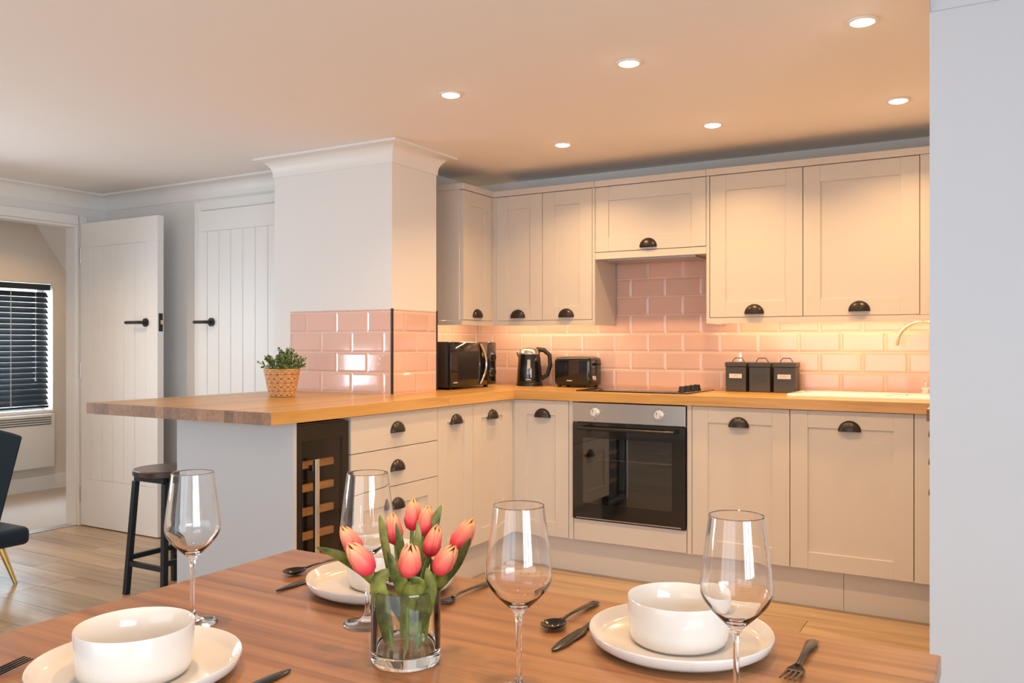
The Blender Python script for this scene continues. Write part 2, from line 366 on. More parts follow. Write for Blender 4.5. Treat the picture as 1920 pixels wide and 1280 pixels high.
# ---------------------------------------------------------------- doors
def lever(parent, x, y, z, d, side, ln=0.125):
    """round rose with straight lever; d = direction of lever along x, side = -1 front / +1 rear"""
    m = MB(); n = 20
    ring = [(x+0.026*cos(2*pi*i/n), z+0.026*sin(2*pi*i/n)) for i in range(n)]
    y1 = y+side*0.009
    m.add([(a, y, b) for a, b in ring]+[(a, y1, b) for a, b in ring], [tuple(range(n)), tuple(range(n, 2*n))]+[(i, (i+1)%n, n+(i+1)%n, n+i) for i in range(n)])
    yy = y+side*0.052
    m.tube([(x, y1, z), (x, yy-side*0.012, z), (x+d*0.004, yy-side*0.003, z), (x+d*0.014, yy, z), (x+d*ln, yy, z)], 0.0095, 12)
    return m.obj('handle', 'black_matt', parent, 40)
def boarded_door(name, wd, hh, top, bot, st, nb, hinge_left):
    d = struct(MB().box(0.02, wd-0.02, 0.006, 0.036, 0.02, hh-0.02).obj(name, 'door_paint'))
    MB().box(0, wd, 0, 0.044, hh-top, hh).obj('rail', 'door_paint', d, bevel=0.002); MB().box(0, wd, 0, 0.044, 0, bot).obj('rail', 'door_paint', d, bevel=0.002)
    for a, b in ((0, st), (wd-st, wd)): MB().box(a, b, 0, 0.044, bot, hh-top).obj('stile', 'door_paint', d, bevel=0.002)
    p = (wd-2*st)/nb; pm = MB().box(0.0015, p-0.0015, 0.0015, 0.0425, bot+0.001, hh-top-0.001).mesh('plank', 'door_paint')
    for i in range(nb): link('plank', pm, d, (st+i*p, 0, 0), bevel=0.003)
    return d
d1 = boarded_door('door_1', 0.762, 1.955, 0.155, 0.30, 0.11, 5, True); d1.location = (-2.925, -0.562, 0.006)
lever(d1, 0.655, 0, 1.305, -1, -1); lever(d1, 0.655, 0.044, 1.305, -1, 1)
m = MB(); m.box(0.7615, 0.764, 0.008, 0.036, 1.25, 1.36); m.obj('latch_plate', 'black_matt', d1)
MB().box(0.763, 0.772, 0.015, 0.029, 1.293, 1.318).obj('latch_bolt', 'brass', d1)
for z in (0.2, 1.0, 1.75): MB().tube([(-0.004, 0.0, z-0.05), (-0.004, 0.0, z+0.05)], 0.006, 10).obj('hinge', 'steel', d1, 40)
d2 = boarded_door('door_2', 0.762, 1.98, 0.125, 0.26, 0.075, 6, True); d2.location = (-1.975, BLY-0.046, 0.006)
lever(d2, 0.118, 0, 1.305, -1, -1, 0.095)
# ---------------------------------------------------------------- wall tiles
TW, TH, TP, TQ = 0.2005, 0.0990, 0.2035, 0.1018
tcache = {}
def tile_mesh(wd, hh):
    key = (round(wd, 3), round(hh, 3))
    if key not in tcache:
        b = min(0.011, wd*0.4, hh*0.4); x, z = wd/2, hh/2
        vs = [(-x,0,-z),(x,0,-z),(x,0,z),(-x,0,z), (-x,-0.003,-z),(x,-0.003,-z),(x,-0.003,z),(-x,-0.003,z), (-x+b,-0.0056,-z+b),(x-b,-0.0056,-z+b),(x-b,-0.0056,z-b),(-x+b,-0.0056,z-b)]
        fs = [(8,9,10,11)]+[(i,(i+1)%4,4+(i+1)%4,4+i) for i in range(4)]+[(4+i,4+(i+1)%4,8+(i+1)%4,8+i) for i in range(4)]
        me = MB().add(vs, fs).mesh('tile', 'tile_pink'); tcache[key] = me
    return tcache[key]
def tile_run(parent, org, rz, a0, a1, z0, z1, joint, zbase=WT):
    """tiles on the wall face through org; a = distance along the wall, joint = an upright joint of the first row"""
    r0 = int(math.floor((z0-zbase)/TQ+1e-6)); r1 = int(math.ceil((z1-zbase)/TQ-1e-6))
    for r in range(r0, r1):
        za, zb = max(z0, zbase+r*TQ+0.0014), min(z1, zbase+(r+1)*TQ-0.0014)
        if zb-za < 0.006: continue
        off = joint+(TP/2 if r % 2 else 0); k = math.floor((a0-off)/TP)
        while off+k*TP < a1:
            xa, xb = max(a0, off+k*TP+0.0014), min(a1, off+(k+1)*TP-0.0014); k += 1
            if xb-xa < 0.006: continue
            c = (xa+xb)/2
            link('tile', tile_mesh(xb-xa, zb-za), parent, (org[0]+c*cos(rz), org[1]+c*sin(rz), (za+zb)/2), rz)
PT = 1.351
tile_run(wb, (0, BY), 0, KX+0.008, 2.60, WT+0.002, 1.3405, 1.0585-TP/2)
tile_run(wb, (0, BY), 0, 0.354, 0.972, 1.3412, 1.645, 1.0585-TP/2)
tile_run(wkl, (KX, 0), pi/2, PY1+0.004, BY-0.009, WT+0.002, 1.3405, 0.20)
tile_run(wp, (0, PY0), 0, -0.9955, PX1-0.002, WT+0.002, PT, -0.9803)
tile_run(wp, (PX1, 0), pi/2, PY0+0.002, PY1-0.004, WT+0.002, PT, -0.435)
def grout(parent, x0, x1, y0, y1, z0, z1): MB().box(x0, x1, y0, y1, z0, z1).obj('grout', 'grout', parent)
grout(wb, KX, 2.65, BY-0.0024, BY, WT, 1.3405); grout(wb, 0.354, 0.972, BY-0.0024, BY, 1.3405, 1.645)
grout(wkl, KX, KX+0.0024, PY1, BY, WT, 1.3405); grout(wp, -0.998, PX1, PY0-0.0024, PY0, WT, PT+0.003); grout(wp, PX1, PX1+0.0024, PY0, PY1, WT, PT+0.003)
MB().box(PX1-0.001, PX1+0.0085, PY0-0.0085, PY0+0.001, WT, PT+0.003).obj('tile_trim', 'black_trim', wp)
MB().box(PX1-0.001, PX1+0.0095, PY1-0.004, PY1, WT, PT+0.003).obj('tile_trim', 'black_trim', wp)
# ---------------------------------------------------------------- kitchen units
def cup_mesh():
    W, H, D = 0.048, 0.046, 0.026; m = MB(); vs = []; fs = []; nu, nv = 16, 8
    for sc in (1.0, 0.88):
        for i in range(nu+1):
            u = pi*i/nu
            for j in range(nv+1):
                v = pi/2*j/nv; vs.append((-W*sc*cos(u), -D*sc*sin(u)*sin(v), H*sc*sin(u)*cos(v)))
    k = (nu+1)*(nv+1)
    for i in range(nu):
        for j in range(nv):
            a = i*(nv+1)+j; fs.append((a, a+1, a+nv+2, a+nv+1)); fs.append((k+a, k+a+nv+1, k+a+nv+2, k+a+1))
        a = i*(nv+1)+nv; fs.append((a, k+a, k+a+nv+1, a+nv+1))
    m.add(vs, fs)
    m.box(-W*0.97, W*0.97, -0.0025, 0, -0.003, 0.002)
    return m.mesh('handle', 'bronze', 50)
CUP = cup_mesh()
def front(parent, x0, x1, z0, z1, hx=None, hz=None, shaker=True, st=0.076, name='door', t=0.02):
    """door or drawer front lying in the local plane y = 0 (front) .. t"""
    g = 0.0016; x0 += g; x1 -= g; z0 += g; z1 -= g
    if shaker:
        s_ = min(st, (x1-x0)*0.29)
        d = MB().box(x0+s_-0.004, x1-s_+0.004, 0.007, t-0.001, z0+st-0.004, z1-st+0.004).obj(name, 'cabinet_paint', parent)
        for a, b in ((x0, x0+s_), (x1-s_, x1)): MB().box(a, b, 0, t, z0, z1).obj('stile', 'cabinet_paint', d, bevel=0.0012)
        for a, b in ((z0, z0+st), (z1-st, z1)): MB().box(x0+s_, x1-s_, 0.0003, t, a, b).obj('rail', 'cabinet_paint', d, bevel=0.0012)
    else:
        d = MB().box(x0, x1, 0, t, z0, z1).obj(name, 'cabinet_paint', parent, bevel=0.0012)
    if hz is not None:
        link('handle', CUP, d, ((x0+x1)/2 if hx is None else hx, 0, hz))
    return d
ZB, ZT = 0.177, 0.886
def carcass(parent, x0, x1, y0, y1, z0, z1, mt='carcass'):
    return MB().box(x0, x1, y0, y1, z0, z1).obj('body', mt, parent)
FL = pi/2
# --- left run, facing +x (local x -> world +y)
u = thing('drawer_unit', 'base unit with two plain drawers over one deep panelled drawer', 'drawer unit', (0, -1.302, 0), FL)
carcass(u, 0.002, 0.603, 0.021, 0.56, ZB, WB-0.002)
front(u, 0, 0.605, 0.7325, ZT, hz=0.800, shaker=False, name='drawer'); front(u, 0, 0.605, 0.567, 0.7325, hz=0.635, shaker=False, name='drawer')
front(u, 0, 0.605, ZB, 0.567, hz=0.470, name='drawer')
u = thing('base_cabinet', 'narrow shaker base cabinet standing next to the drawers', 'cabinet', (0, -0.697, 0), FL)
carcass(u, 0.001, 0.304, 0.021, 0.275, ZB, WB-0.002); front(u, 0, 0.305, ZB, ZT, hz=0.799)
u = thing('base_cabinet', 'shaker base cabinet facing sideways in the inner corner, below the microwave', 'cabinet', (0, -0.392, 0), FL)
carcass(u, 0.001, 0.36, 0.021, 0.275, ZB, WB-0.002); front(u, 0, 0.36, ZB, ZT, hz=0.799)
MB().box(0.3605, 0.391, 0.002, 0.03, ZB, ZT).obj('corner_post', 'cabinet_paint', u)
tag(MB().box(-0.647, 0.0, -1.622, -1.604, 0.0, WB-0.001).obj('end_panel', 'panel_paint', bevel=0.001), 'pale grey end panel under the breakfast bar overhang', 'panel')
tag(MB().box(-0.647, -0.630, -1.603, -0.64, 0.0, WB-0.001).obj('back_panel', 'panel_paint', bevel=0.001), 'pale grey rear panel of the breakfast bar behind the stool', 'panel')
# wine cooler
u = thing('wine_cooler', 'slim black wine cooler with glass door under the breakfast bar', 'wine cooler', (0, -1.602, 0), FL)
m = MB(); W_ = 0.298
m.box(0.002, 0.022, 0.03, 0.55, 0.10, 0.876); m.box(W_-0.02, W_, 0.03, 0.55, 0.10, 0.876); m.box(0.022, W_-0.02, 0.03, 0.55, 0.10, 0.125); m.box(0.022, W_-0.02, 0.03, 0.55, 0.85, 0.876); m.box(0.022, W_-0.02, 0.53, 0.55, 0.125, 0.85)
m.obj('body', 'cooler_inside', u)
d = MB().box(0.003, W_-0.002, 0.004, 0.010, 0.105, 0.872).obj('door', 'smoked_glass', u)
m = MB(); m.box(0.003, 0.038, 0.0105, 0.028, 0.105, 0.872); m.box(W_-0.034, W_-0.002, 0.0105, 0.028, 0.105, 0.872); m.box(0.038, W_-0.034, 0.0105, 0.028, 0.105, 0.14); m.box(0.038, W_-0.034, 0.0105, 0.028, 0.81, 0.872)
m.obj('door_frame', 'black_plastic', d)
m = MB(); m.box(0.062, 0.084, -0.034, -0.020, 0.13, 0.745); m.box(0.064, 0.082, -0.020, 0.004, 0.155, 0.175); m.box(0.064, 0.082, -0.020, 0.004, 0.70, 0.72); m.obj('handle', 'chrome', d, bevel=0.0015)
for z in (0.70, 0.61, 0.518, 0.425, 0.33, 0.235):
    sh = MB().box(0.045, 0.250, 0.045, 0.062, z, z+0.028).obj('shelf', 'beech', u, bevel=0.001)
    m = MB()
    for q in range(6): m.box(0.05+q*0.037, 0.056+q*0.037, 0.062, 0.50, z+0.004, z+0.010)
    m.obj('rack_wire', 'steel', sh)
MB().box(0.005, W_-0.004, 0.06, 0.07, 0.0, 0.10).obj('kick_plate', 'black_plastic', u)
# --- back run, facing -y
u = thing('base_cabinet', 'shaker base cabinet between the inner corner and the oven', 'cabinet', (0, 0, 0))
carcass(u, 0.023, 0.33, 0.021, 0.55, ZB, WB-0.002); front(u, 0.006, 0.331, ZB, ZT, hx=0.178, hz=0.797)
MB().box(-0.02, 0.0065, 0.0015, 0.02, ZB, ZT).obj('corner_post', 'cabinet_paint', u)
MB().box(0.333, 0.3575, 0.0, 0.5, ZB, ZT).obj('filler', 'cabinet_paint', u, bevel=0.001)
u = thing('oven_housing', 'painted oven housing with a blank panel under the oven', 'cabinet', (0.3596, 0, 0))
front(u, 0, 0.601, ZB, 0.287, shaker=False, name='panel')
m = MB(); m.box(0.0, 0.016, 0.022, 0.55, ZB, WB-0.002); m.box(0.585, 0.601, 0.022, 0.55, ZB, WB-0.002); m.box(0.016, 0.585, 0.022, 0.55, ZB+0.08, 0.272); m.obj('body', 'carcass', u)
MB().box(0.603, 0.6255, 0.0, 0.5, ZB, ZT).obj('filler', 'cabinet_paint', u, bevel=0.001)
u = thing('base_cabinet', 'shaker base cabinet to the right of the oven', 'cabinet', (0.986, 0, 0))
carcass(u, 0.002, 0.452, 0.021, 0.55, ZB, WB-0.002); front(u, 0, 0.454, ZB, ZT, hx=0.223, hz=0.795)
u = thing('base_cabinet', 'widest shaker base cabinet, below the white sink', 'cabinet', (1.44, 0, 0))
carcass(u, 0.002, 0.504, 0.021, 0.55, ZB, WB-0.002); front(u, 0, 0.507, ZB, ZT, hx=0.2525, hz=0.800)
MB().box(0.5085, 0.60, 0.0, 0.03, ZB, ZT).obj('filler', 'cabinet_paint', u, bevel=0.001)
u = thing('drawer_unit', 'base drawers seen edge-on beside the partition wall', 'drawer unit', (2.042, -0.03, 0), -FL)
carcass(u, 0.0, 0.34, 0.021, 0.55, ZB, WB-0.002)
front(u, 0, 0.34, 0.78, ZT, hz=0.815, shaker=False, name='drawer'); front(u, 0, 0.34, 0.665, 0.78, hz=0.705, shaker=False, name='drawer'); front(u, 0, 0.34, ZB, 0.665, hz=0.585, name='drawer')
# plinths
tag(MB().box(-0.05, 1.66, 0.05, 0.065, 0.0, 0.176).obj('plinth', 'cabinet_paint', bevel=0.001), 'long painted plinth board below the oven run', 'plinth')
tag(MB().box(1.6615, 2.10, 0.05, 0.065, 0.0, 0.176).obj('plinth', 'cabinet_paint', bevel=0.001), 'short plinth board at the right end beside the partition wall', 'plinth')
tag(MB().box(-0.065, -0.0505, -1.30, 0.049, 0.0, 0.176).obj('plinth', 'cabinet_paint', bevel=0.001), 'painted plinth board below the drawers, left of the inner corner', 'plinth')
# oven
u = thing('oven', 'built-in stainless steel oven with black glass door', 'oven', (0.3596, 0, 0.289))
x0, x1 = 0.003, 0.598
m = MB(); m.box(0.018, 0.030, 0.01, 0.5, 0.002, 0.590); m.box(0.571, 0.583, 0.01, 0.5, 0.002, 0.590); m.box(0.030, 0.571, 0.01, 0.5, 0.002, 0.03); m.box(0.030, 0.571, 0.01, 0.5, 0.45, 0.59); m.box(0.03, 0.571, 0.48, 0.5, 0.03, 0.45)
m.obj('body', 'oven_cavity', u)
cp = MB().box(x0, x1, -0.012, 0.009, 0.495, 0.593).obj('control_panel', 'steel', u, bevel=0.002)
for kx in (0.127, 0.465):
    n = 28
    def disc(m, r0, y0, r1, y1):
        vs = [(kx+r0*cos(2*pi*i/n), y0, 0.546+r0*sin(2*pi*i/n)) for i in range(n)]+[(kx+r1*cos(2*pi*i/n), y1, 0.546+r1*sin(2*pi*i/n)) for i in range(n)]
        m.add(vs, [tuple(range(n)), tuple(range(n, 2*n))]+[(i, (i+1)%n, n+(i+1)%n, n+i) for i in range(n)])
    m = MB(); disc(m, 0.023, -0.012, 0.022, -0.018); disc(m, 0.019, -0.018, 0.017, -0.036); m.box(kx-0.004, kx+0.004, -0.041, -0.034, 0.530, 0.562)
    kb = m.obj('knob', 'knob_silver', u, 40)
    MB().box(kx-0.0012, kx+0.0012, -0.0415, -0.040, 0.548, 0.561).obj('pointer', 'black_plastic', kb)
m = MB()
for i in range(11):
    a = R(-60+30*i); cx_, cz_ = 0.465+0.031*sin(a), 0.546+0.031*cos(a); m.box(cx_-0.0016, cx_+0.0016, -0.0126, -0.012, cz_-0.0016, cz_+0.0016)
for a in (0, 45, 90, 270, 315):
    cx_, cz_ = 0.127+0.031*sin(R(a)), 0.546+0.031*cos(R(a)); m.box(cx_-0.0016, cx_+0.0016, -0.0126, -0.012, cz_-0.0016, cz_+0.0016)
m.box(0.125, 0.130, -0.0126, -0.012, 0.508, 0.513); m.obj('dial_marks', 'black_plastic', cp)
d = MB()
for a in ((x0, 0.060, 0.004, 0.490), (0.532, x1, 0.004, 0.490), (0.060, 0.532, 0.004, 0.085), (0.060, 0.532, 0.415, 0.490)): d.box(a[0], a[1], -0.016, 0.008, a[2], a[3])
d = d.obj('door', 'black_gloss', u)
MB().box(0.060, 0.532, -0.0158, -0.012, 0.085, 0.415).obj('glass_pane', 'oven_glass', d)
m = MB(); m.tube([(0.045, -0.052, 0.466), (0.20, -0.055, 0.466), (0.40, -0.055, 0.466), (0.555, -0.052, 0.466)], 0.0085, 12); m.box(0.045, 0.063, -0.052, -0.016, 0.457, 0.475); m.box(0.537, 0.555, -0.052, -0.016, 0.457, 0.475)
m.obj('handle', 'black_plastic', d, 40)
MB().box(x0+0.02, x1-0.02, -0.0168, -0.0155, 0.006, 0.011).obj('door_strip', 'steel', d)
m = MB(); m.tube([(0.033, 0.05, 0.30), (0.568, 0.05, 0.30)], 0.003, 6); m.tube([(0.033, 0.44, 0.30), (0.568, 0.44, 0.30)], 0.003, 6)
for i in range(18): m.tube([(0.05+i*0.0295, 0.05, 0.30), (0.05+i*0.0295, 0.44, 0.30)], 0.0015, 5)
m.obj('wire_rack', 'chrome', u, 40)
# --- upper cabinets
UZ0, UZ1, UY = 1.312, 2.026, 0.272; CT = 2.060
u = thing('wall_cabinet', 'end wall cabinet with one narrow door, beside the white pillar', 'cabinet', (-0.29, -0.047, 0), FL)
m = MB(); m.box(-0.008, 0.325, 0.0, 0.018, UZ0-0.028, UZ0-0.002); m.box(-0.008, 0.010, 0.018, 0.300, UZ0-0.028, UZ0-0.002); m.obj('pelmet', 'cabinet_paint', u)
carcass(u, -0.008, 0.33, 0.021, 0.305, UZ0-0.001, UZ1, 'cabinet_paint')
front(u, 0.004, 0.300, UZ0, UZ1, hz=1.330, hx=0.146)
MB().box(0.3015, 0.3185, 0.0, 0.02, UZ0, UZ1).obj('corner_post', 'cabinet_paint', u)
MB().box(-0.010, 0.335, -0.008, 0.305, UZ1+0.001, CT).obj('cornice', 'cabinet_paint', u, bevel=0.002)
u = thing('wall_cabinet', 'tall two-door wall cabinet left of the cooker hood cupboard', 'cabinet', (-0.29, UY, 0))
carcass(u, 0.021, 0.626, 0.021, BY-UY-0.01, UZ0-0.001, UZ1)
front(u, 0.018, 0.321, UZ0, UZ1, hx=0.163, hz=1.330); front(u, 0.321, 0.628, UZ0, UZ1, hz=1.330, hx=0.4705)
MB().box(-0.015, 0.0185, 0.0015, 0.0205, UZ0, UZ1).obj('corner_post', 'cabinet_paint', u)
MB().box(0.629, 0.6445, 0.0, BY-UY-0.01, UZ0-0.028, UZ1).obj('side_panel', 'cabinet_paint', u, bevel=0.001)
MB().box(0.0, 0.6285, 0.0, 0.018, UZ0-0.028, UZ0-0.002).obj('pelmet', 'cabinet_paint', u)
MB().box(0.0, 0.6445, -0.008, BY-UY-0.002, UZ1+0.001, CT).obj('cornice', 'cabinet_paint', u, bevel=0.002)
u = thing('wall_cabinet', 'short wide hood cupboard above the hob', 'cabinet', (0.3555, UY, 0))
carcass(u, 0.0, 0.6145, 0.021, BY-UY-0.01, 1.636, UZ1)
front(u, 0.0, 0.6145, 1.674, UZ1, hx=0.304, hz=1.690)
MB().box(0.0, 0.6145, 0.0, 0.020, 1.636, 1.672).obj('bottom_rail', 'cabinet_paint', u, bevel=0.001)
MB().box(0.06, 0.55, 0.03, 0.24, 1.628, 1.636).obj('hood_filter', 'steel', u)
MB().box(0.0, 0.6145, -0.008, BY-UY-0.002, UZ1+0.001, CT).obj('cornice', 'cabinet_paint', u, bevel=0.002)
u = thing('wall_cabinet', 'large two-door wall cabinet above the canisters and sink', 'cabinet', (0.971, UY, 0))
carcass(u, 0.0165, 1.30, 0.021, BY-UY-0.01, UZ0-0.001, UZ1)
MB().box(0.0, 0.0155, 0.0, BY-UY-0.01, UZ0-0.030, UZ1).obj('side_panel', 'cabinet_paint', u, bevel=0.001)
front(u, 0.0175, 0.4706, UZ0, UZ1, hx=0.240, hz=1.330, st=0.078); front(u, 0.4706, 0.976, UZ0, UZ1, hx=0.7225, hz=1.334, st=0.078)
MB().box(0.9775, 1.30, 0.0, 0.02, UZ0, UZ1).obj('filler', 'cabinet_paint', u)
MB().box(0.016, 1.30, 0.0, 0.018, UZ0-0.030, UZ0-0.002).obj('pelmet', 'cabinet_paint', u)
MB().box(0.0, 1.30, -0.008, BY-UY-0.002, UZ1+0.001, CT).obj('cornice', 'cabinet_paint', u, bevel=0.002)
# under-cabinet light strips
for (x0, x1, y0, y1, nm) in [(-0.40, 0.33, 0.385, 0.397, 'under the two-door cabinet left of the hood'), (-0.452, -0.440, -0.02, 0.37, 'under the end wall cabinet over the microwave'), (1.00, 2.25, 0.385, 0.397, 'under the cabinet above the canisters')]:
    tag(MB().box(x0, x1, y0, y1, UZ0-0.008, UZ0-0.0015).obj('light_strip', 'led'), 'warm glowing light strip '+nm, 'light strip')
# ---------------------------------------------------------------- worktops
SM = {}
for ax, wm in ((0, 'oak_x'), (1, 'oak_y')):
    m = MB().box(-0.5, 0.5, -0.5, 0.5, -0.5, 0.5); me = m.mesh('stave', [wm, 'oak_end'])
    for p in me.polygons:
        if abs(p.normal[ax]) > 0.9: p.material_index = 1
    SM[ax] = me
def staves(parent, x0, x1, y0, y1, ax, pitch=0.0475):
    la, lb = (x0, x1) if ax == 0 else (y0, y1); ca, cb = (y0, y1) if ax == 0 else (x0, x1)
    n = max(1, round((cb-ca)/pitch)); p = (cb-ca)/n
    for i in range(n):
        a = la
        while a < lb-1e-4:
            b = min(lb, a+random.uniform(0.55, 1.15))
            if lb-b < 0.25: b = lb
            c = ca+(i+0.5)*p; zt = WT-random.uniform(0, 0.0004)
            if ax == 0: loc, sc = ((a+b)/2, c, (zt+WB)/2), (b-a-0.0003, p-0.0003, zt-WB)
            else: loc, sc = (c, (a+b)/2, (zt+WB)/2), (p-0.0003, b-a-0.0003, zt-WB)
            o = link('stave', SM[ax], parent, loc); o.scale = sc
            a = b
wt = thing('oak_worktop', 'oak block breakfast bar worktop reaching out past the pillar', 'worktop')
staves(wt, -1.055, PX1, -1.75, PY0-0.001, 1); staves(wt, PX1+0.0005, 0.018, -1.75, PY0-0.001, 1); staves(wt, PX1+0.0005, 0.018, PY0, BY-0.001, 1); staves(wt, KX+0.001, PX1, PY1+0.001, BY-0.001, 1)
wt2 = thing('oak_worktop', 'oak block worktop along the back wall with hob and sink', 'worktop')
staves(wt2, 0.0185, 1.41, -0.02, BY-0.001, 0); staves(wt2, 1.41, 2.022, -0.02, 0.195, 0); staves(wt2, 1.41, 2.022, 0.50, BY-0.001, 0)
wt3 = thing('oak_worktop', 'short oak worktop end just showing beside the partition wall', 'worktop')
staves(wt3, 2.0225, 2.64, -0.375, 0.195, 1); staves(wt3, 2.33, 2.64, 0.195, BY-0.001, 1); staves(wt3, 2.0225, 2.33, 0.50, BY-0.001, 1)
# ---------------------------------------------------------------- hob
u = thing('hob', 'black glass ceramic hob set into the oak worktop', 'hob', (0.335, 0.075, WT))
rbox(0, 0.605, 0, 0.44, 0.0005, 0.006, 0.0022, 2).obj('glass_top', 'black_gloss', u, 40)
for (cx_, cy_, r_) in ((0.15, 0.12, 0.075), (0.15, 0.32, 0.095), (0.40, 0.12, 0.095), (0.40, 0.32, 0.075)):
    MB().lathe([(r_, 0.0058), (r_, 0.0063), (r_-0.002, 0.0063), (r_-0.002, 0.0058)], 40, (cx_, cy_, 0), True).obj('cooking_zone', 'print_grey', u)
for i in range(4):
    kb = MB().lathe([(0, 0.0062), (0.021, 0.0062), (0.021, 0.012), (0.017, 0.014), (0.016, 0.028), (0.014, 0.030), (0, 0.030)], 24, (0.548, 0.085+i*0.078, 0)).obj('knob', 'black_plastic', u, 40)
    MB().box(0.533, 0.563, 0.082+i*0.078, 0.088+i*0.078, 0.0302, 0.034).obj('grip', 'black_plastic', kb)
# ---------------------------------------------------------------- sink and tap
u = thing('sink', 'white ceramic inset sink with drainer in the worktop', 'sink', (1.385, 0.17, WT))
L_, D_ = 0.98, 0.358
m = MB()
def ringz(x0, x1, y0, y1, z, r=0.02):
    pts = []
    for cx_, cy_, a0 in ((x1-r, y1-r, 0), (x0+r, y1-r, 90), (x0+r, y0+r, 180), (x1-r, y0+r, 270)):
        for i in range(5): a = R(a0+22.5*i); pts.append((cx_+r*cos(a), cy_+r*sin(a), z))
    return pts
rings = [ringz(0.0, L_, 0, D_, 0.0005), ringz(0.0, L_, 0, D_, 0.009), ringz(0.006, L_-0.006, 0.006, D_-0.006, 0.014), ringz(0.022, L_-0.022, 0.022, D_-0.05, 0.014), ringz(0.030, L_-0.03, 0.03, D_-0.058, 0.0075)]
vs = [p for r_ in rings for p in r_]; n = 20; fs = []
for i in range(len(rings)-1):
    for k in range(n): fs.append((i*n+k, i*n+(k+1)%n, (i+1)*n+(k+1)%n, (i+1)*n+k))
fs += [tuple(range((len(rings)-1)*n, len(rings)*n)), tuple(reversed(range(n)))]
m.add(vs, fs).obj('drainer', 'sink_white', u, 50)
rd = MB()
for i in range(9): rd.box(0.07, 0.42, 0.06+i*0.026, 0.066+i*0.026, 0.0075, 0.0105)
rd.obj('drainer_ridge', 'sink_white', u, bevel=0.001)
m = MB(); a = ringz(0.50, 0.90, 0.05, 0.285, 0.0145, 0.04); b = ringz(0.51, 0.89, 0.06, 0.275, -0.02, 0.04); c = ringz(0.495, 0.905, 0.045, 0.29, 0.008, 0.04)
m.add(c+a+b, [(i, (i+1)%20, 20+(i+1)%20, 20+i) for i in range(20)]+[(20+i, 20+(i+1)%20, 40+(i+1)%20, 40+i) for i in range(20)]+[tuple(range(40, 60))]).obj('basin', 'sink_white', u, 50)
u = thing('kitchen_tap', 'brushed brass swan-neck tap arching over the sink', 'tap', (2.06, 0.455, WT+0.014))
MB().lathe([(0, 0), (0.026, 0), (0.026, 0.008), (0.020, 0.014), (0.018, 0.07), (0.014, 0.075), (0, 0.075)], 24).obj('base', 'brass', u, 40)
pts = [(0, 0, 0.07), (0, 0, 0.14), (0, 0, 0.225)]
for i in range(1, 15):
    a = pi*i/16; pts.append((-0.112+0.112*cos(a), -0.03*i/14, 0.225+0.112*sin(a)))
pts += [(-0.224, -0.034, 0.225)]
MB().tube(pts, 0.0095, 14).obj('spout', 'brass', u, 60)
MB().tube([(0, 0, 0.05), (0.04, -0.01, 0.06), (0.075, -0.02, 0.085)], 0.006, 10).obj('lever', 'brass', u, 40)
u = thing('soap_dispenser', 'small white pump soap dispenser at the back of the sink', 'soap dispenser', (1.955, 0.49, WT+0.014))
MB().lathe([(0, 0), (0.016, 0), (0.016, 0.003), (0.014, 0.012), (0.014, 0.016), (0, 0.016)], 20).obj('collar', 'sink_white', u, 40)
MB().lathe([(0, 0.016), (0.018, 0.016), (0.018, 0.028), (0, 0.03)], 20).obj('cap', 'sink_white', u, 40)
MB().tube([(0, 0, 0.03), (0, 0, 0.055), (-0.002, -0.004, 0.058), (-0.005, -0.02, 0.058)], 0.003, 8).obj('nozzle', 'brass', u, 40)
# ---------------------------------------------------------------- microwave (front faces +x)
u = thing('microwave', 'black microwave in the worktop corner by the pillar', 'microwave', (-0.285, -0.185, WT), FL)
for fx in (0.05, 0.41):
    for fy in (0.03, 0.25): MB().lathe([(0, 0), (0.012, 0), (0.014, 0.013), (0, 0.013)], 12, (fx, fy, 0)).obj('foot', 'black_plastic', u)
rbox(0, 0.46, 0.012, 0.30, 0.012, 0.258, 0.005, 2).obj('casing', 'dark_brown', u, 40)
d = rbox(0.0, 0.365, -0.012, 0.0115, 0.014, 0.256, 0.004, 2).obj('door', 'black_gloss', u, 40)
MB().box(0.065, 0.27, -0.0135, -0.012, 0.05, 0.205).obj('viewing_window', 'black_plastic', d)
pts = [(0.285+0.045*sin(pi*i/14), -0.014-0.012*sin(pi*i/14), 0.022+0.226*i/14) for i in range(15)]
MB().tube(pts, 0.008, 10).obj('handle', 'chrome', d, 50)
rbox(0.367, 0.46, -0.012, 0.0115, 0.014, 0.256, 0.004, 2).obj('control_panel', 'black_gloss', u, 40)
for z in (0.17, 0.085):
    n = 24; m = MB()
    def disc2(r0, y0, r1, y1, mi=0):
        vs = [(0.413+r0*cos(2*pi*i/n), y0, z+r0*sin(2*pi*i/n)) for i in range(n)]+[(0.413+r1*cos(2*pi*i/n), y1, z+r1*sin(2*pi*i/n)) for i in range(n)]
        m.add(vs, [tuple(range(n)), tuple(range(n, 2*n))]+[(i, (i+1)%n, n+(i+1)%n, n+i) for i in range(n)], mi)
    disc2(0.026, -0.012, 0.025, -0.018, 0); disc2(0.020, -0.018, 0.018, -0.030, 1); m.obj('knob', ['chrome', 'black_plastic'], u, 40)
MB().box(0.02, 0.06, -0.0128, -0.012, 0.035, 0.041).obj('badge', 'print_grey', d)
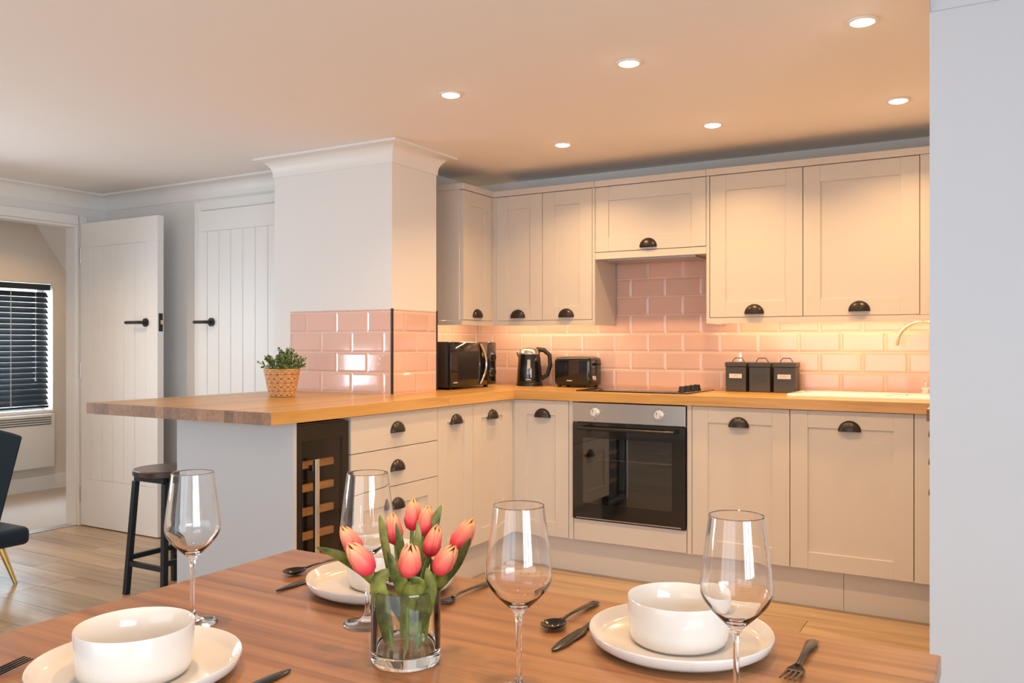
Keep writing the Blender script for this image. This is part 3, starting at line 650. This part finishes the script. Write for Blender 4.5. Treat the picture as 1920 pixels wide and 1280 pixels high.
# ---------------------------------------------------------------- kettle
u = thing('kettle', 'black jug kettle between microwave and toaster', 'kettle', (-0.15, 0.452, WT), 0.45)
MB().lathe([(0, 0), (0.078, 0), (0.079, 0.012), (0.074, 0.02), (0, 0.02)], 36).obj('base', 'black_plastic', u, 40)
b = MB().lathe([(0, 0.02), (0.075, 0.0205), (0.076, 0.03), (0.072, 0.10), (0.066, 0.16), (0.063, 0.185), (0, 0.185)], 36).obj('body', 'black_gloss', u, 40)
MB().lathe([(0, 0.186), (0.063, 0.186), (0.062, 0.20), (0.052, 0.215), (0.03, 0.224), (0, 0.226)], 36).obj('lid', 'steel', u, 50)
MB().tube([(-0.045, 0, 0.165), (-0.060, 0, 0.186), (-0.068, 0, 0.200)], [0.020, 0.016, 0.012], 12).obj('spout', 'steel', u, 50)
MB().tube([(0.040, 0, 0.214), (0.085, 0, 0.210), (0.118, 0, 0.18), (0.122, 0, 0.12), (0.105, 0, 0.065), (0.070, 0, 0.042)], [0.014, 0.014, 0.013, 0.013, 0.012, 0.011], 14).obj('handle', 'black_plastic', u, 60)
m = MB()
for i in range(9):
    a0 = R(-98+i*1.6); m.add([(0.0735*cos(a0), 0.0735*sin(a0), 0.07), (0.0735*cos(a0+R(1.6)), 0.0735*sin(a0+R(1.6)), 0.07), (0.0685*cos(a0+R(1.6)), 0.0685*sin(a0+R(1.6)), 0.155), (0.0685*cos(a0), 0.0685*sin(a0), 0.155)], [(0, 1, 2, 3)])
m.obj('water_gauge', 'print_grey', b)
MB().box(-0.018, 0.012, -0.0765, -0.0755, 0.036, 0.042).obj('badge', 'print_grey', b)
# ---------------------------------------------------------------- toaster
u = thing('toaster', 'black two-slot toaster next to the kettle', 'toaster', (0.165, 0.452, WT), -0.06)
b = rbox(-0.118, 0.118, -0.075, 0.075, 0.010, 0.172, 0.022, 5).obj('body', 'black_gloss', u, 40)
for fx in (-0.09, 0.09):
    for fy in (-0.05, 0.05): MB().lathe([(0, 0), (0.011, 0), (0.012, 0.0125), (0, 0.0125)], 12, (fx, fy, 0)).obj('foot', 'black_plastic', u)
for y in (-0.03, 0.03):
    m = MB(); m.box(-0.085, 0.085, y-0.019, y-0.013, 0.170, 0.1745); m.box(-0.085, 0.085, y+0.013, y+0.019, 0.170, 0.1745); m.box(-0.091, -0.085, y-0.019, y+0.019, 0.170, 0.1745); m.box(0.085, 0.091, y-0.019, y+0.019, 0.170, 0.1745)
    m.obj('slot', 'steel', b)
MB().box(0.1175, 0.1195, -0.010, 0.010, 0.05, 0.155).obj('lever_slot', 'black_matt', b); rbox(0.119, 0.142, -0.02, 0.02, 0.125, 0.14, 0.004, 2).obj('lever', 'black_plastic', u, 40)
MB().add([(0.1185, 0.015*cos(2*pi*i/16)-0.03, 0.055+0.015*sin(2*pi*i/16)) for i in range(16)]+[(0.128, 0.013*cos(2*pi*i/16)-0.03, 0.055+0.013*sin(2*pi*i/16)) for i in range(16)], [tuple(range(16)), tuple(range(16, 32))]+[(i, (i+1)%16, 16+(i+1)%16, 16+i) for i in range(16)]).obj('dial', 'chrome', u, 40)
MB().box(-0.030, 0.004, -0.0757, -0.0748, 0.036, 0.042).obj('badge', 'print_grey', b)
# ---------------------------------------------------------------- canisters
def canister(x, label, labelled):
    u = thing('canister', label, 'canister', (x, 0.485, WT), 0, 'grey tin canisters on the worktop')
    m = MB(); m.box(-0.053, 0.053, -0.053, 0.053, 0.0005, 0.128); b = m.obj('body', 'canister_grey', u, bevel=0.004)
    MB().box(-0.0535, 0.0535, -0.0535, 0.0535, 0.030, 0.0325).obj('band', 'canister_grey', b, bevel=0.001)
    l = MB().box(-0.056, 0.056, -0.056, 0.056, 0.1285, 0.152).obj('lid', 'canister_grey', u, bevel=0.004)
    MB().tube([(-0.030, 0, 0.150), (-0.030, 0, 0.156), (-0.018, 0, 0.173), (0.018, 0, 0.173), (0.030, 0, 0.156), (0.030, 0, 0.150)], 0.0024, 8).obj('handle', 'canister_grey', l, 60)
    fr = MB(); fr.box(-0.036, 0.036, -0.0555, -0.0525, 0.067, 0.070); fr.box(-0.036, 0.036, -0.0555, -0.0525, 0.093, 0.096); fr.box(-0.036, -0.033, -0.0555, -0.0525, 0.070, 0.093); fr.box(0.033, 0.036, -0.0555, -0.0525, 0.070, 0.093)
    fr.box(-0.044, -0.036, -0.0545, -0.0525, 0.078, 0.085); fr.box(0.036, 0.044, -0.0545, -0.0525, 0.078, 0.085)
    f_ = fr.obj('label_holder', 'canister_grey', b)
    if labelled:
        lm = MB()
        for q_, (a_, h_) in enumerate(((-0.020, 4), (-0.014, 3), (-0.008, 3), (-0.002, 5), (0.004, 3), (0.010, 4))): lm.box(a_, a_+0.0035, -0.0549, -0.0543, 0.0795, 0.0795+h_*0.0012)
        lm.obj('faded_print', 'print_grey', b)
        MB().box(-0.033, 0.033, -0.0543, -0.053, 0.070, 0.093).obj('paper_label', 'paper', b)
canister(1.075, 'leftmost of the three grey tin canisters, with a white label', True)
canister(1.197, 'middle grey tin canister with an empty label holder', False)
canister(1.319, 'rightmost of the three grey tin canisters, nearest the sink', True)
# ---------------------------------------------------------------- potted plant
u = thing('potted_plant', 'small bushy green plant in a woven straw basket pot', 'plant', (-0.645, -1.04, WT))
vs = []; fs = []; nt_, nz_ = 84, 26
for j in range(nz_+1):
    z = 0.002+0.124*j/nz_; r0 = 0.058+0.024*j/nz_
    for i in range(nt_):
        a = 2*pi*i/nt_; q = (1 if ((i//3)+(j//2)) % 2 else -1)
        rr = r0+0.0024*q*(1 if 0 < j < nz_ else 0); vs.append((rr*cos(a), rr*sin(a), z))
for j in range(nz_):
    for i in range(nt_): fs.append((j*nt_+i, j*nt_+(i+1)%nt_, (j+1)*nt_+(i+1)%nt_, (j+1)*nt_+i))
fs.append(tuple(range(nt_)))
bkm = MB().add(vs, fs)
for q_, f_ in enumerate(bkm.f[:-1]):
    j_, i_ = divmod(q_, nt_)
    if j_ % 4 == 1 and (i_ + 3*((j_//4) % 2)) % 6 in (0, 1): bkm.m[q_] = 1
bk = bkm.obj('basket', ['basket_straw', 'basket_hole_shade'], u, 25)
MB().lathe([(0.080, 0.122), (0.085, 0.126), (0.082, 0.131), (0.077, 0.127)], 48, closed=True).obj('rim', 'basket_straw', bk, 60)
MB().lathe([(0, 0.108), (0.077, 0.108)], 30).obj('soil', 'soil', u)
rnd = random.Random(3); mA = MB(); mB = MB(); st_ = MB()
for s_ in range(46):
    a = rnd.uniform(0, 2*pi); el = rnd.uniform(0.15, 1.45); ln = rnd.uniform(0.075, 0.125)
    base = Vector((0.045*rnd.random()*cos(a), 0.045*rnd.random()*sin(a), 0.108)); dr = Vector((cos(a)*cos(el), sin(a)*cos(el), sin(el)))
    tip = base+dr*ln; st_.tube([base, (base+tip)/2+Vector((0, 0, 0.008)), tip], 0.0011, 5)
    for q in range(13):
        t = 0.25+0.75*q/12; p = base.lerp(tip, t)+Vector((0, 0, 0.032*t*(1-t)))
        ax = Vector((rnd.uniform(-1, 1), rnd.uniform(-1, 1), rnd.uniform(-0.3, 1))).normalized(); ax = (ax+dr*0.7).normalized()
        sd = ax.cross(Vector((rnd.uniform(-1, 1), rnd.uniform(-1, 1), rnd.uniform(-1, 1)))).normalized(); l_ = rnd.uniform(0.013, 0.021); w_ = l_*0.34; up = ax.cross(sd)*l_*0.12
        (mB if rnd.random() < 0.22 else mA).add([p, p+ax*l_*0.45+sd*w_+up, p+ax*l_, p+ax*l_*0.45-sd*w_+up, p+ax*l_*0.5], [(0, 1, 4), (1, 2, 4), (2, 3, 4), (3, 0, 4)])
f1 = mA.obj('foliage', 'foliage', u); f1['kind'] = 'stuff'; f2 = mB.obj('young_foliage', 'foliage_light', u); f2['kind'] = 'stuff'; st_.obj('twigs', 'stem_green', u)
# ---------------------------------------------------------------- downlights
def downlight(x, y, label, power, z=CEIL, group='ceiling downlights'):
    u = thing('downlight', label, 'downlight', (x, y, z), 0, group)
    MB().lathe([(0.034, -0.0005), (0.046, -0.0005), (0.045, -0.004), (0.036, -0.006), (0.034, -0.004)], 32, closed=True).obj('trim_ring', 'trim_paint', u, 40)
    MB().lathe([(0.034, -0.004), (0.032, -0.007), (0.024, -0.010), (0.012, -0.0115), (0, -0.012)], 32).obj('lamp', 'lamp_disc', u, 60)
    area('lamp_light', (0, 0, -0.014), (0, 0, 0), 0.06, 0.06, power, WARM, 'DISK', R(132), u)
DL = 6.6
for x, nm in ((0.385, 'left'), (1.14, 'middle'), (1.905, 'right')):
    downlight(x, -1.153, nm+' downlight of the ceiling row nearer the dining table', DL)
    downlight(x, -0.174, nm+' downlight of the ceiling row nearer the wall cabinets', DL)
for x, nm in ((1.14, 'left'), (1.905, 'right')):
    downlight(x, -3.111, nm+' downlight of the ceiling row over the table', DL*0.75)
downlight(-2.30, -1.62, 'added unseen ceiling downlight of the lounge side nearer the doorway', 8)  # added out of view to throw warm light on the open door
downlight(-1.75, -3.5, 'added unseen ceiling downlight of the lounge side nearer the low window', 6)  # second added lamp, unseen, to brighten the lounge side
downlight(-3.75, -0.3, 'downlight in the ceiling of the room beyond the doorway', 6, 2.25)
# ---------------------------------------------------------------- stool
u = thing('bar_stool', 'black bar stool with round dark wooden seat under the worktop overhang', 'stool', (-1.174, -1.247, 0))
MB().lathe([(0, 0.560), (0.158, 0.560), (0.163, 0.564), (0.163, 0.585), (0.158, 0.590), (0, 0.590)], 48).obj('seat', 'seat_wood', u, 40)
m = MB(); q = 0.105
for a in ((-q, -q, q, -q), (-q, q, q, q)): m.box(a[0], a[2], a[1]-0.011, a[1]+0.011, 0.535, 0.5595)
for a in (-q, q): m.box(a-0.011, a+0.011, -q+0.011, q-0.011, 0.535, 0.5595)
m.obj('seat_frame', 'stool_metal', u)
for sx in (-1, 1):
    for sy in (-1, 1): MB().bar((sx*0.135, sy*0.135, 0), (sx*0.105, sy*0.105, 0.534), 0.0125, 0.0125).obj('leg', 'stool_metal', u, bevel=0.001)
for s_ in (-1, 1):
    MB().box(-0.115, 0.115, s_*0.127-0.009, s_*0.127+0.009, 0.135, 0.158).obj('stretcher', 'stool_metal', u)
    MB().box(s_*0.127-0.009, s_*0.127+0.009, -0.115, 0.115, 0.160, 0.183).obj('stretcher', 'stool_metal', u)
# ---------------------------------------------------------------- navy chair (faces +x)
u = thing('lounge_chair', 'low navy velvet chair with gold legs by the doorway', 'chair', (-2.12, -1.715, 0), FL)
rbox(-0.235, 0.235, -0.21, 0.20, 0.185, 0.275, 0.03, 4).obj('seat', 'velvet', u, 60)
vs = []; fs = []; nu, nv = 18, 10
for layer in (0, 1):
    for j in range(nv+1):
        t = j/nv; z = 0.26+0.50*t
        for i in range(nu+1):
            s_ = -1+2*i/nu; hw = 0.23+0.15*t; zz = z-(0.07*t*abs(s_)**3)
            y = 0.15+0.09*t-0.16*(abs(s_)**2.2)*(0.6+0.2*t)+layer*0.06; vs.append((s_*hw, y, zz))
k = (nu+1)*(nv+1)
for j in range(nv):
    for i in range(nu):
        a = j*(nu+1)+i; fs.append((a, a+1, a+nu+2, a+nu+1)); fs.append((k+a, k+a+nu+1, k+a+nu+2, k+a+1))
    for i in (0, nu):
        a = j*(nu+1)+i; fs.append((a, a+nu+1, k+a+nu+1, k+a))
for i in range(nu):
    a = nv*(nu+1)+i; fs.append((a, a+1, k+a+1, k+a)); fs.append((i, k+i, k+i+1, i+1))
MB().add(vs, fs).obj('backrest', 'velvet', u, 60, bevel=0.012)
for sx in (-1, 1):
    for sy in (-1, 1): MB().tube([(sx*0.125, sy*0.13, 0.188), (sx*0.172, sy*0.18, 0.0)], [0.017, 0.009], 14).obj('leg', 'gold', u, 40)
# ---------------------------------------------------------------- dining table
u = thing('dining_table', 'walnut dining table laid for a meal in the foreground', 'table', (1.60, -3.08, 0))
MB().box(-0.605, 0.611, -0.45, 0.452, 0.722, 0.75).obj('table_top', 'walnut', u, bevel=0.003)
m = MB(); m.box(-0.52, 0.52, -0.37, -0.35, 0.65, 0.7215); m.box(-0.52, 0.52, 0.35, 0.37, 0.65, 0.7215); m.box(-0.52, -0.50, -0.35, 0.35, 0.65, 0.7215); m.box(0.50, 0.52, -0.35, 0.35, 0.65, 0.7215); m.obj('apron', 'walnut', u)
for sx in (-1, 1):
    for sy in (-1, 1): MB().bar((sx*0.54, sy*0.39, 0), (sx*0.52, sy*0.37, 0.7215), 0.022, 0.022).obj('leg', 'black_matt', u)
TZ = 0.7503
# plates and bowls
PM = MB().lathe([(0, 0.0), (0.088, 0.0), (0.093, 0.002), (0.112, 0.004), (0.125, 0.012), (0.1295, 0.0235), (0.1285, 0.0255), (0.1265, 0.0245), (0.120, 0.0135), (0.108, 0.0085), (0.06, 0.007), (0, 0.007)], 72).mesh('dinner_plate', 'ceramic', 60)
BM_ = MB().lathe([(0, 0.0), (0.058, 0.0), (0.0635, 0.0015), (0.0672, 0.0055), (0.0690, 0.012), (0.0708, 0.03), (0.0724, 0.061), (0.0716, 0.0632), (0.0700, 0.0618), (0.0678, 0.03), (0.0655, 0.013), (0.060, 0.007), (0, 0.006)], 64).mesh('bowl', 'ceramic', 60)
for (x, y, bx_, by_, nm) in [(1.887, -2.775, 1.885, -2.776, 'at the right place setting'), (1.337, -2.765, 1.345, -2.757, 'behind the tulip vase'), (1.320, -3.238, 1.322, -3.243, 'at the front left place setting')]:
    tag(link('dinner_plate', PM, None, (x, y, TZ)), 'white dinner plate with upright rim '+nm, 'plate', 'white dinner plates on the table')
    tag(link('bowl', BM_, None, (bx_, by_, TZ+0.0073)), 'white straight-sided bowl on the plate '+nm, 'bowl', 'white bowls on the plates')
# wine glasses
gp = [(0, 0.0), (0.0365, 0.0), (0.037, 0.0012), (0.034, 0.0026), (0.020, 0.005), (0.009, 0.0095), (0.0048, 0.018), (0.0036, 0.035), (0.0036, 0.075), (0.0044, 0.092), (0.0075, 0.101), (0.0140, 0.108), (0.0255, 0.119), (0.0350, 0.130), (0.0400, 0.140), (0.0412, 0.149), (0.0402, 0.162), (0.0372, 0.187), (0.0335, 0.214), (0.03135, 0.2308), (0.03122, 0.2317)]
def smooth_prof(p, n=3):
    out = []
    for i in range(len(p)-1):
        p0, p1, p2, p3 = p[max(i-1, 0)], p[i], p[i+1], p[min(i+2, len(p)-1)]
        for k in range(n):
            t = k/n; out.append(tuple(0.5*(2*b+(c-a)*t+(2*a-5*b+4*c-d)*t*t+(3*b-a-3*c+d)*t**3) for a, b, c, d in zip(p0, p1, p2, p3)))
    return out+[p[-1]]
inn = [(0.03075, 0.2317), (0.03088, 0.2308), (0.0330, 0.214), (0.0367, 0.187), (0.0397, 0.162), (0.0406, 0.149), (0.0394, 0.141), (0.0340, 0.1315), (0.0245, 0.121), (0.0135, 0.1125), (0.006, 0.109), (0, 0.108)]
GM = MB().lathe(gp[:4]+smooth_prof(gp[4:])+[(0.03112, 0.2320), (0.03097, 0.2321), (0.03083, 0.2320)]+smooth_prof(inn), 56).mesh('wine_glass', 'glass', 180)
GM.shade_smooth()
for (x, y, nm) in [(1.205, -3.058, 'clear wine glass standing behind the front left bowl'), (1.440, -2.925, 'clear wine glass partly hidden by the tulips'), (1.772, -3.037, 'clear wine glass in the middle, nearest the vase on its right'), (2.020, -2.965, 'clear wine glass in front of the right-hand bowl')]:
    tag(link('wine_glass', GM, None, (x, y, TZ)), nm, 'wine glass', 'wine glasses on the table')
# cutlery: built along +y, head at y = 0 end pointing to -y
def strip(sections, n=10):
    """sections: (y, half width, z, half thickness)"""
    m = MB(); vs = []; fs = []
    for (y, hw, z, ht) in sections:
        for k in range(n):
            a = 2*pi*k/n; vs.append((hw*cos(a), y, z+ht*sin(a)))
    for i in range(len(sections)-1):
        for k in range(n): fs.append((i*n+k, i*n+(k+1)%n, (i+1)*n+(k+1)%n, (i+1)*n+k))
    fs += [tuple(range(n)), tuple(range((len(sections)-1)*n, len(sections)*n))]
    return m.add(vs, fs)
HND = [(0.052, 0.0032, 0.0065, 0.0018), (0.075, 0.0030, 0.0080, 0.0018), (0.11, 0.0045, 0.0075, 0.0016), (0.14, 0.0075, 0.0055, 0.0014), (0.158, 0.0088, 0.0042, 0.0013), (0.168, 0.0075, 0.0036, 0.0012), (0.172, 0.003, 0.0033, 0.001)]
m = MB(); vs = []; fs = []; ny, nx = 12, 8
for layer in (0, 1):
    for j in range(ny+1):
        t = j/ny; y = 0.052*t; hw = 0.0185*math.sqrt(max(0.0, 1-(2*t-0.92)**2/0.86)) if t < 0.97 else 0.0035
        hw = max(hw, 0.0032)
        for i in range(nx+1):
            s_ = -1+2*i/nx; dep = 0.0075*(1-s_*s_)*sin(pi*min(1, t*1.05)); vs.append((s_*hw, y, 0.0085-dep+0.001*(1-t)-layer*0.0012))
k = (nx+1)*(ny+1)
for j in range(ny):
    for i in range(nx):
        a = j*(nx+1)+i; fs.append((a, a+1, a+nx+2, a+nx+1)); fs.append((k+a, k+a+nx+1, k+a+nx+2, k+a+1))
    for i in (0, nx):
        a = j*(nx+1)+i; fs.append((a, a+nx+1, k+a+nx+1, k+a))
for i in range(nx): fs.append((i, k+i, k+i+1, i+1))
sp = strip(HND); sp.add(vs, fs); SPN = sp.mesh('spoon', 'cutlery_black', 50)
fk = strip(HND); fk.add([(-0.011, 0.030, 0.0055), (0.011, 0.030, 0.0055), (0.0118, 0.040, 0.0045), (-0.0118, 0.040, 0.0045), (0.0035, 0.056, 0.007), (-0.0035, 0.056, 0.007)]+[(-0.011, 0.030, 0.0035), (0.011, 0.030, 0.0035), (0.0118, 0.040, 0.0025), (-0.0118, 0.040, 0.0025), (0.0035, 0.056, 0.005), (-0.0035, 0.056, 0.005)],
    [(0,1,2,3), (3,2,4,5), (6,9,8,7), (9,11,10,8), (0,6,7,1), (1,7,8,2), (2,8,10,4), (4,10,11,5), (5,11,9,3), (3,9,6,0)])
for i in range(4):
    x = -0.0093+i*0.0062; fk.add([(x-0.0016, 0.031, 0.0055), (x+0.0016, 0.031, 0.0055), (x+0.0009, -0.014, 0.0115), (x-0.0009, -0.014, 0.0115), (x-0.0016, 0.031, 0.0036), (x+0.0016, 0.031, 0.0036), (x+0.0009, -0.014, 0.0103), (x-0.0009, -0.014, 0.0103)],
        [(0,1,2,3), (7,6,5,4), (0,4,5,1), (1,5,6,2), (2,6,7,3), (3,7,4,0)])
FRK = fk.mesh('fork', 'cutlery_black', 50)
KNF = strip([(-0.012, 0.0015, 0.0022, 0.0010), (-0.004, 0.0060, 0.0024, 0.0010), (0.02, 0.0092, 0.0026, 0.0012), (0.06, 0.0098, 0.0028, 0.0014), (0.082, 0.0085, 0.0030, 0.0018), (0.090, 0.0045, 0.0032, 0.0026), (0.10, 0.0050, 0.0034, 0.0030), (0.15, 0.0075, 0.0034, 0.0031), (0.185, 0.0088, 0.0032, 0.0029), (0.195, 0.006, 0.0032, 0.0024), (0.198, 0.002, 0.0032, 0.001)]).mesh('knife', 'cutlery_black', 50)
def cut(name, me, x, y, rz, label):
    tag(link(name, me, None, (x, y, TZ), rz), label, name, 'black cutlery on the table')
cut('spoon', SPN, 1.697, -2.825, -0.03, 'black spoon left of the right-hand plate')
cut('knife', KNF, 1.742, -2.878, 0.0, 'black knife tucked beside the left rim of the right-hand plate')
cut('fork', FRK, 2.052, -2.836, 0.02, 'black fork right of the right-hand plate')
cut('spoon', SPN, 1.140, -2.800, -0.05, 'black spoon left of the plate behind the tulips')
cut('knife', KNF, 1.195, -2.862, 0.0, 'black knife beside the left rim of the plate behind the tulips')
cut('fork', FRK, 1.488, -2.815, 0.0, 'black fork right of the plate behind the tulips')
cut('knife', KNF, 1.476, -3.136, pi, 'black knife at the front edge, right of the front left plate')
cut('fork', FRK, 1.160, -3.300, pi, 'black fork at the left frame edge beside the front left plate')
# ---------------------------------------------------------------- vase and tulips
VX, VY = 1.583, -3.016
vz = TZ
tag(MB().lathe([(0, 0.0), (0.0445, 0.0), (0.0465, 0.002), (0.047, 0.006), (0.047, 0.098), (0.0464, 0.1003), (0.0456, 0.1003), (0.0450, 0.098), (0.0450, 0.020), (0.0435, 0.0165), (0.041, 0.0155), (0, 0.0155)], 72).obj('glass_vase', 'vase_glass', None, 40, (VX, VY, vz)), 'clear cylindrical glass vase holding pink tulips', 'vase')
def petal_mesh(rmax, hgt, wid, tipin):
    m = MB(); vs = []; fs = []; nu, nv = 6, 10
    for layer in (0, 1):
        for j in range(nv+1):
            t = j/nv; r_ = rmax*(sin(pi*min(1, t*0.92+0.03))**0.55)*(1-0.0*t) if t < 0.5 else rmax*(1-tipin*((t-0.5)/0.5)**2)
            if t < 0.5: r_ = rmax*math.sqrt(max(0, 1-(1-t/0.5)**2))*0.98+0.002
            wa = wid*(1-0.05*t) if t < 0.55 else wid*(math.sqrt(max(0, 1-((t-0.55)/0.45)**2.2)))
            for i in range(nu+1):
                s_ = -1+2*i/nu; a = wa*s_; rr = r_*(1-0.05*s_*s_)-layer*0.0007; zz = hgt*t-0.0035*abs(s_)*t*(t > 0.5)
                vs.append((rr*cos(a), rr*sin(a), zz))
    k = (nu+1)*(nv+1)
    for j in range(nv):
        for i in range(nu):
            a = j*(nu+1)+i; fs.append((a, a+1, a+nu+2, a+nu+1)); fs.append((k+a, k+a+nu+1, k+a+nu+2, k+a+1))
        for i in (0, nu):
            a = j*(nu+1)+i; fs.append((a, a+nu+1, k+a+nu+1, k+a))
    me = m.add(vs, fs).mesh('petal', 'petal', 180); me.shade_smooth(); return me
PO = petal_mesh(0.0132, 0.049, 0.88, 0.55); PI_ = petal_mesh(0.0120, 0.052, 0.85, 0.88)
RT = Vector((cos(YAW), sin(YAW), 0)); FW = Vector((-sin(YAW), cos(YAW), 0))
def leaf(parent, pts, wmax, twist=0.0, face=None):
    P = [Vector(p) for p in pts]; n = 14; m = MB(); vs = []; fs = []
    def cr(t):
        x = t*(len(P)-1); i = min(int(x), len(P)-2); f = x-i; p0, p1, p2, p3 = P[max(i-1, 0)], P[i], P[i+1], P[min(i+2, len(P)-1)]
        return 0.5*(2*p1+(p2-p0)*f+(2*p0-5*p1+4*p2-p3)*f*f+(3*p1-p0-3*p2+p3)*f**3)
    for layer in (0, 1):
        for j in range(n+1):
            t = j/n; c = cr(t); d = (cr(min(1, t+0.03))-cr(max(0, t-0.03))).normalized()
            nv = (face or (-FW)); sd = d.cross(nv).normalized(); nn = sd.cross(d).normalized()
            sd = (sd*cos(twist*t)+nn*sin(twist*t)); nn = sd.cross(d)
            wd = wmax*max(0.03, (sin(pi*min(1, 0.16+0.84*t))**0.8))
            for s_ in (-1, 0, 1): vs.append(c+sd*wd*s_-nn*(0.25*wd*(1-abs(s_)))-nn*layer*0.0007)
    k = 3*(n+1)
    for j in range(n):
        for i in (0, 1):
            a = j*3+i; fs.append((a, a+1, a+4, a+3)); fs.append((k+a, k+a+3, k+a+4, k+a+1))
        for i in (0, 2): a = j*3+i; fs.append((a, a+3, k+a+3, k+a))
    o = m.add(vs, fs).obj('leaf', 'tulip_leaf', parent, 180); o.data.shade_smooth(); return o
VC = Vector((VX, VY, 0))
def W3(lat, dep, z): return VC+RT*lat+FW*dep+Vector((0, 0, z))
tl = [(-0.065, 0.012, 0.909, 0.95, 'leftmost pink tulip in the vase'), (-0.042, -0.026, 0.899, 1.1, 'large front left pink tulip in the vase'), (-0.018, 0.030, 0.919, 0.9, 'peach tulip half hidden left of the middle'),
      (0.003, 0.046, 0.935, 0.9, 'tallest tulip at the back of the bunch'), (0.008, -0.034, 0.898, 1.1, 'front middle pink tulip in the vase'), (0.021, 0.030, 0.930, 0.85, 'narrow tulip standing just right of the tallest one'),
      (0.030, 0.004, 0.909, 0.9, 'tulip squeezed between the front middle and front right ones'), (0.0435, -0.026, 0.897, 1.0, 'front right pink tulip in the vase'), (0.065, 0.008, 0.917, 1.05, 'rightmost pink tulip in the vase')]
rnd = random.Random(11)
for i, (la, de, z, sc, nm) in enumerate(tl):
    base = W3(la*0.42, de*0.5, vz+0.017); head = W3(la, de, z-0.022*sc)
    u = thing('tulip', nm, 'tulip', base, 0, 'tulips in the vase')
    mid = W3(la*0.62, de*0.62, vz+0.10)
    MB().tube([Vector((0, 0, 0.0005)), (mid-base)*0.5+Vector((0, 0, 0.002)), mid-base, head-base+Vector((0, 0, 0.001))], [0.0028, 0.0028, 0.0027, 0.0027], 8).obj('stem', 'stem_green', u, 60)
    ax = (head-mid).normalized(); rot = Vector((0, 0, 1)).rotation_difference(ax).to_matrix().to_4x4(); a0 = rnd.uniform(0, 2)
    for j in range(6):
        o = link('petal', PI_ if j % 2 else PO, u)
        o.matrix_local = Matrix.Translation(head-base) @ rot @ Matrix.Rotation(a0+j*pi/3, 4, 'Z') @ Matrix.Scale(sc, 4)
TU = [o for o in bpy.data.objects if o.name.startswith('tulip')]
def tleaf(i, pts, w_, tw=0.0, face=None):
    b = TU[i].location; leaf(TU[i], [W3(*p)-b for p in pts], w_, tw, face)
tleaf(0, [(-0.030, 0.0, 0.845), (-0.058, 0.0, 0.873), (-0.088, -0.006, 0.893), (-0.121, -0.01, 0.906)], 0.0095, 0.4)
tleaf(1, [(-0.022, -0.014, 0.775), (-0.030, -0.025, 0.835), (-0.032, -0.03, 0.868), (-0.010, -0.034, 0.883)], 0.012, 0.3)
tleaf(4, [(0.010, -0.014, 0.79), (0.004, -0.030, 0.845), (-0.010, -0.038, 0.884), (-0.021, -0.030, 0.906)], 0.011, 0.5)
tleaf(4, [(0.005, -0.010, 0.80), (0.012, -0.036, 0.850), (0.022, -0.044, 0.866), (0.012, -0.050, 0.876)], 0.012, 0.2)
tleaf(7, [(0.015, -0.010, 0.78), (0.030, -0.030, 0.835), (0.036, -0.034, 0.862), (0.032, -0.035, 0.885)], 0.011, -0.4)
tleaf(8, [(0.028, 0.0, 0.835), (0.052, -0.010, 0.865), (0.072, -0.012, 0.890), (0.089, -0.012, 0.919)], 0.0095, -0.3)
tleaf(5, [(0.018, 0.015, 0.85), (0.030, 0.022, 0.905), (0.038, 0.025, 0.935), (0.046, 0.027, 0.956)], 0.0080, 0.3)
tleaf(3, [(-0.002, 0.012, 0.85), (-0.008, 0.010, 0.895), (-0.010, 0.006, 0.915), (-0.014, 0.004, 0.936)], 0.0060, 0.0)
tleaf(2, [(-0.022, 0.020, 0.85), (-0.032, 0.022, 0.905), (-0.036, 0.022, 0.930), (-0.039, 0.022, 0.943)], 0.0060, 0.3)
tleaf(6, [(0.016, -0.004, 0.85), (0.016, -0.012, 0.905), (0.018, -0.012, 0.925), (0.016, -0.008, 0.942)], 0.0055, 0.2)
tleaf(3, [(-0.030, -0.005, 0.842), (-0.006, -0.012, 0.820), (0.012, -0.018, 0.797), (0.022, -0.012, 0.780)], 0.012, 0.2)
tleaf(8, [(0.026, 0.010, 0.80), (0.036, 0.006, 0.838), (0.040, 0.0, 0.862), (0.034, -0.004, 0.890)], 0.010, 0.5)
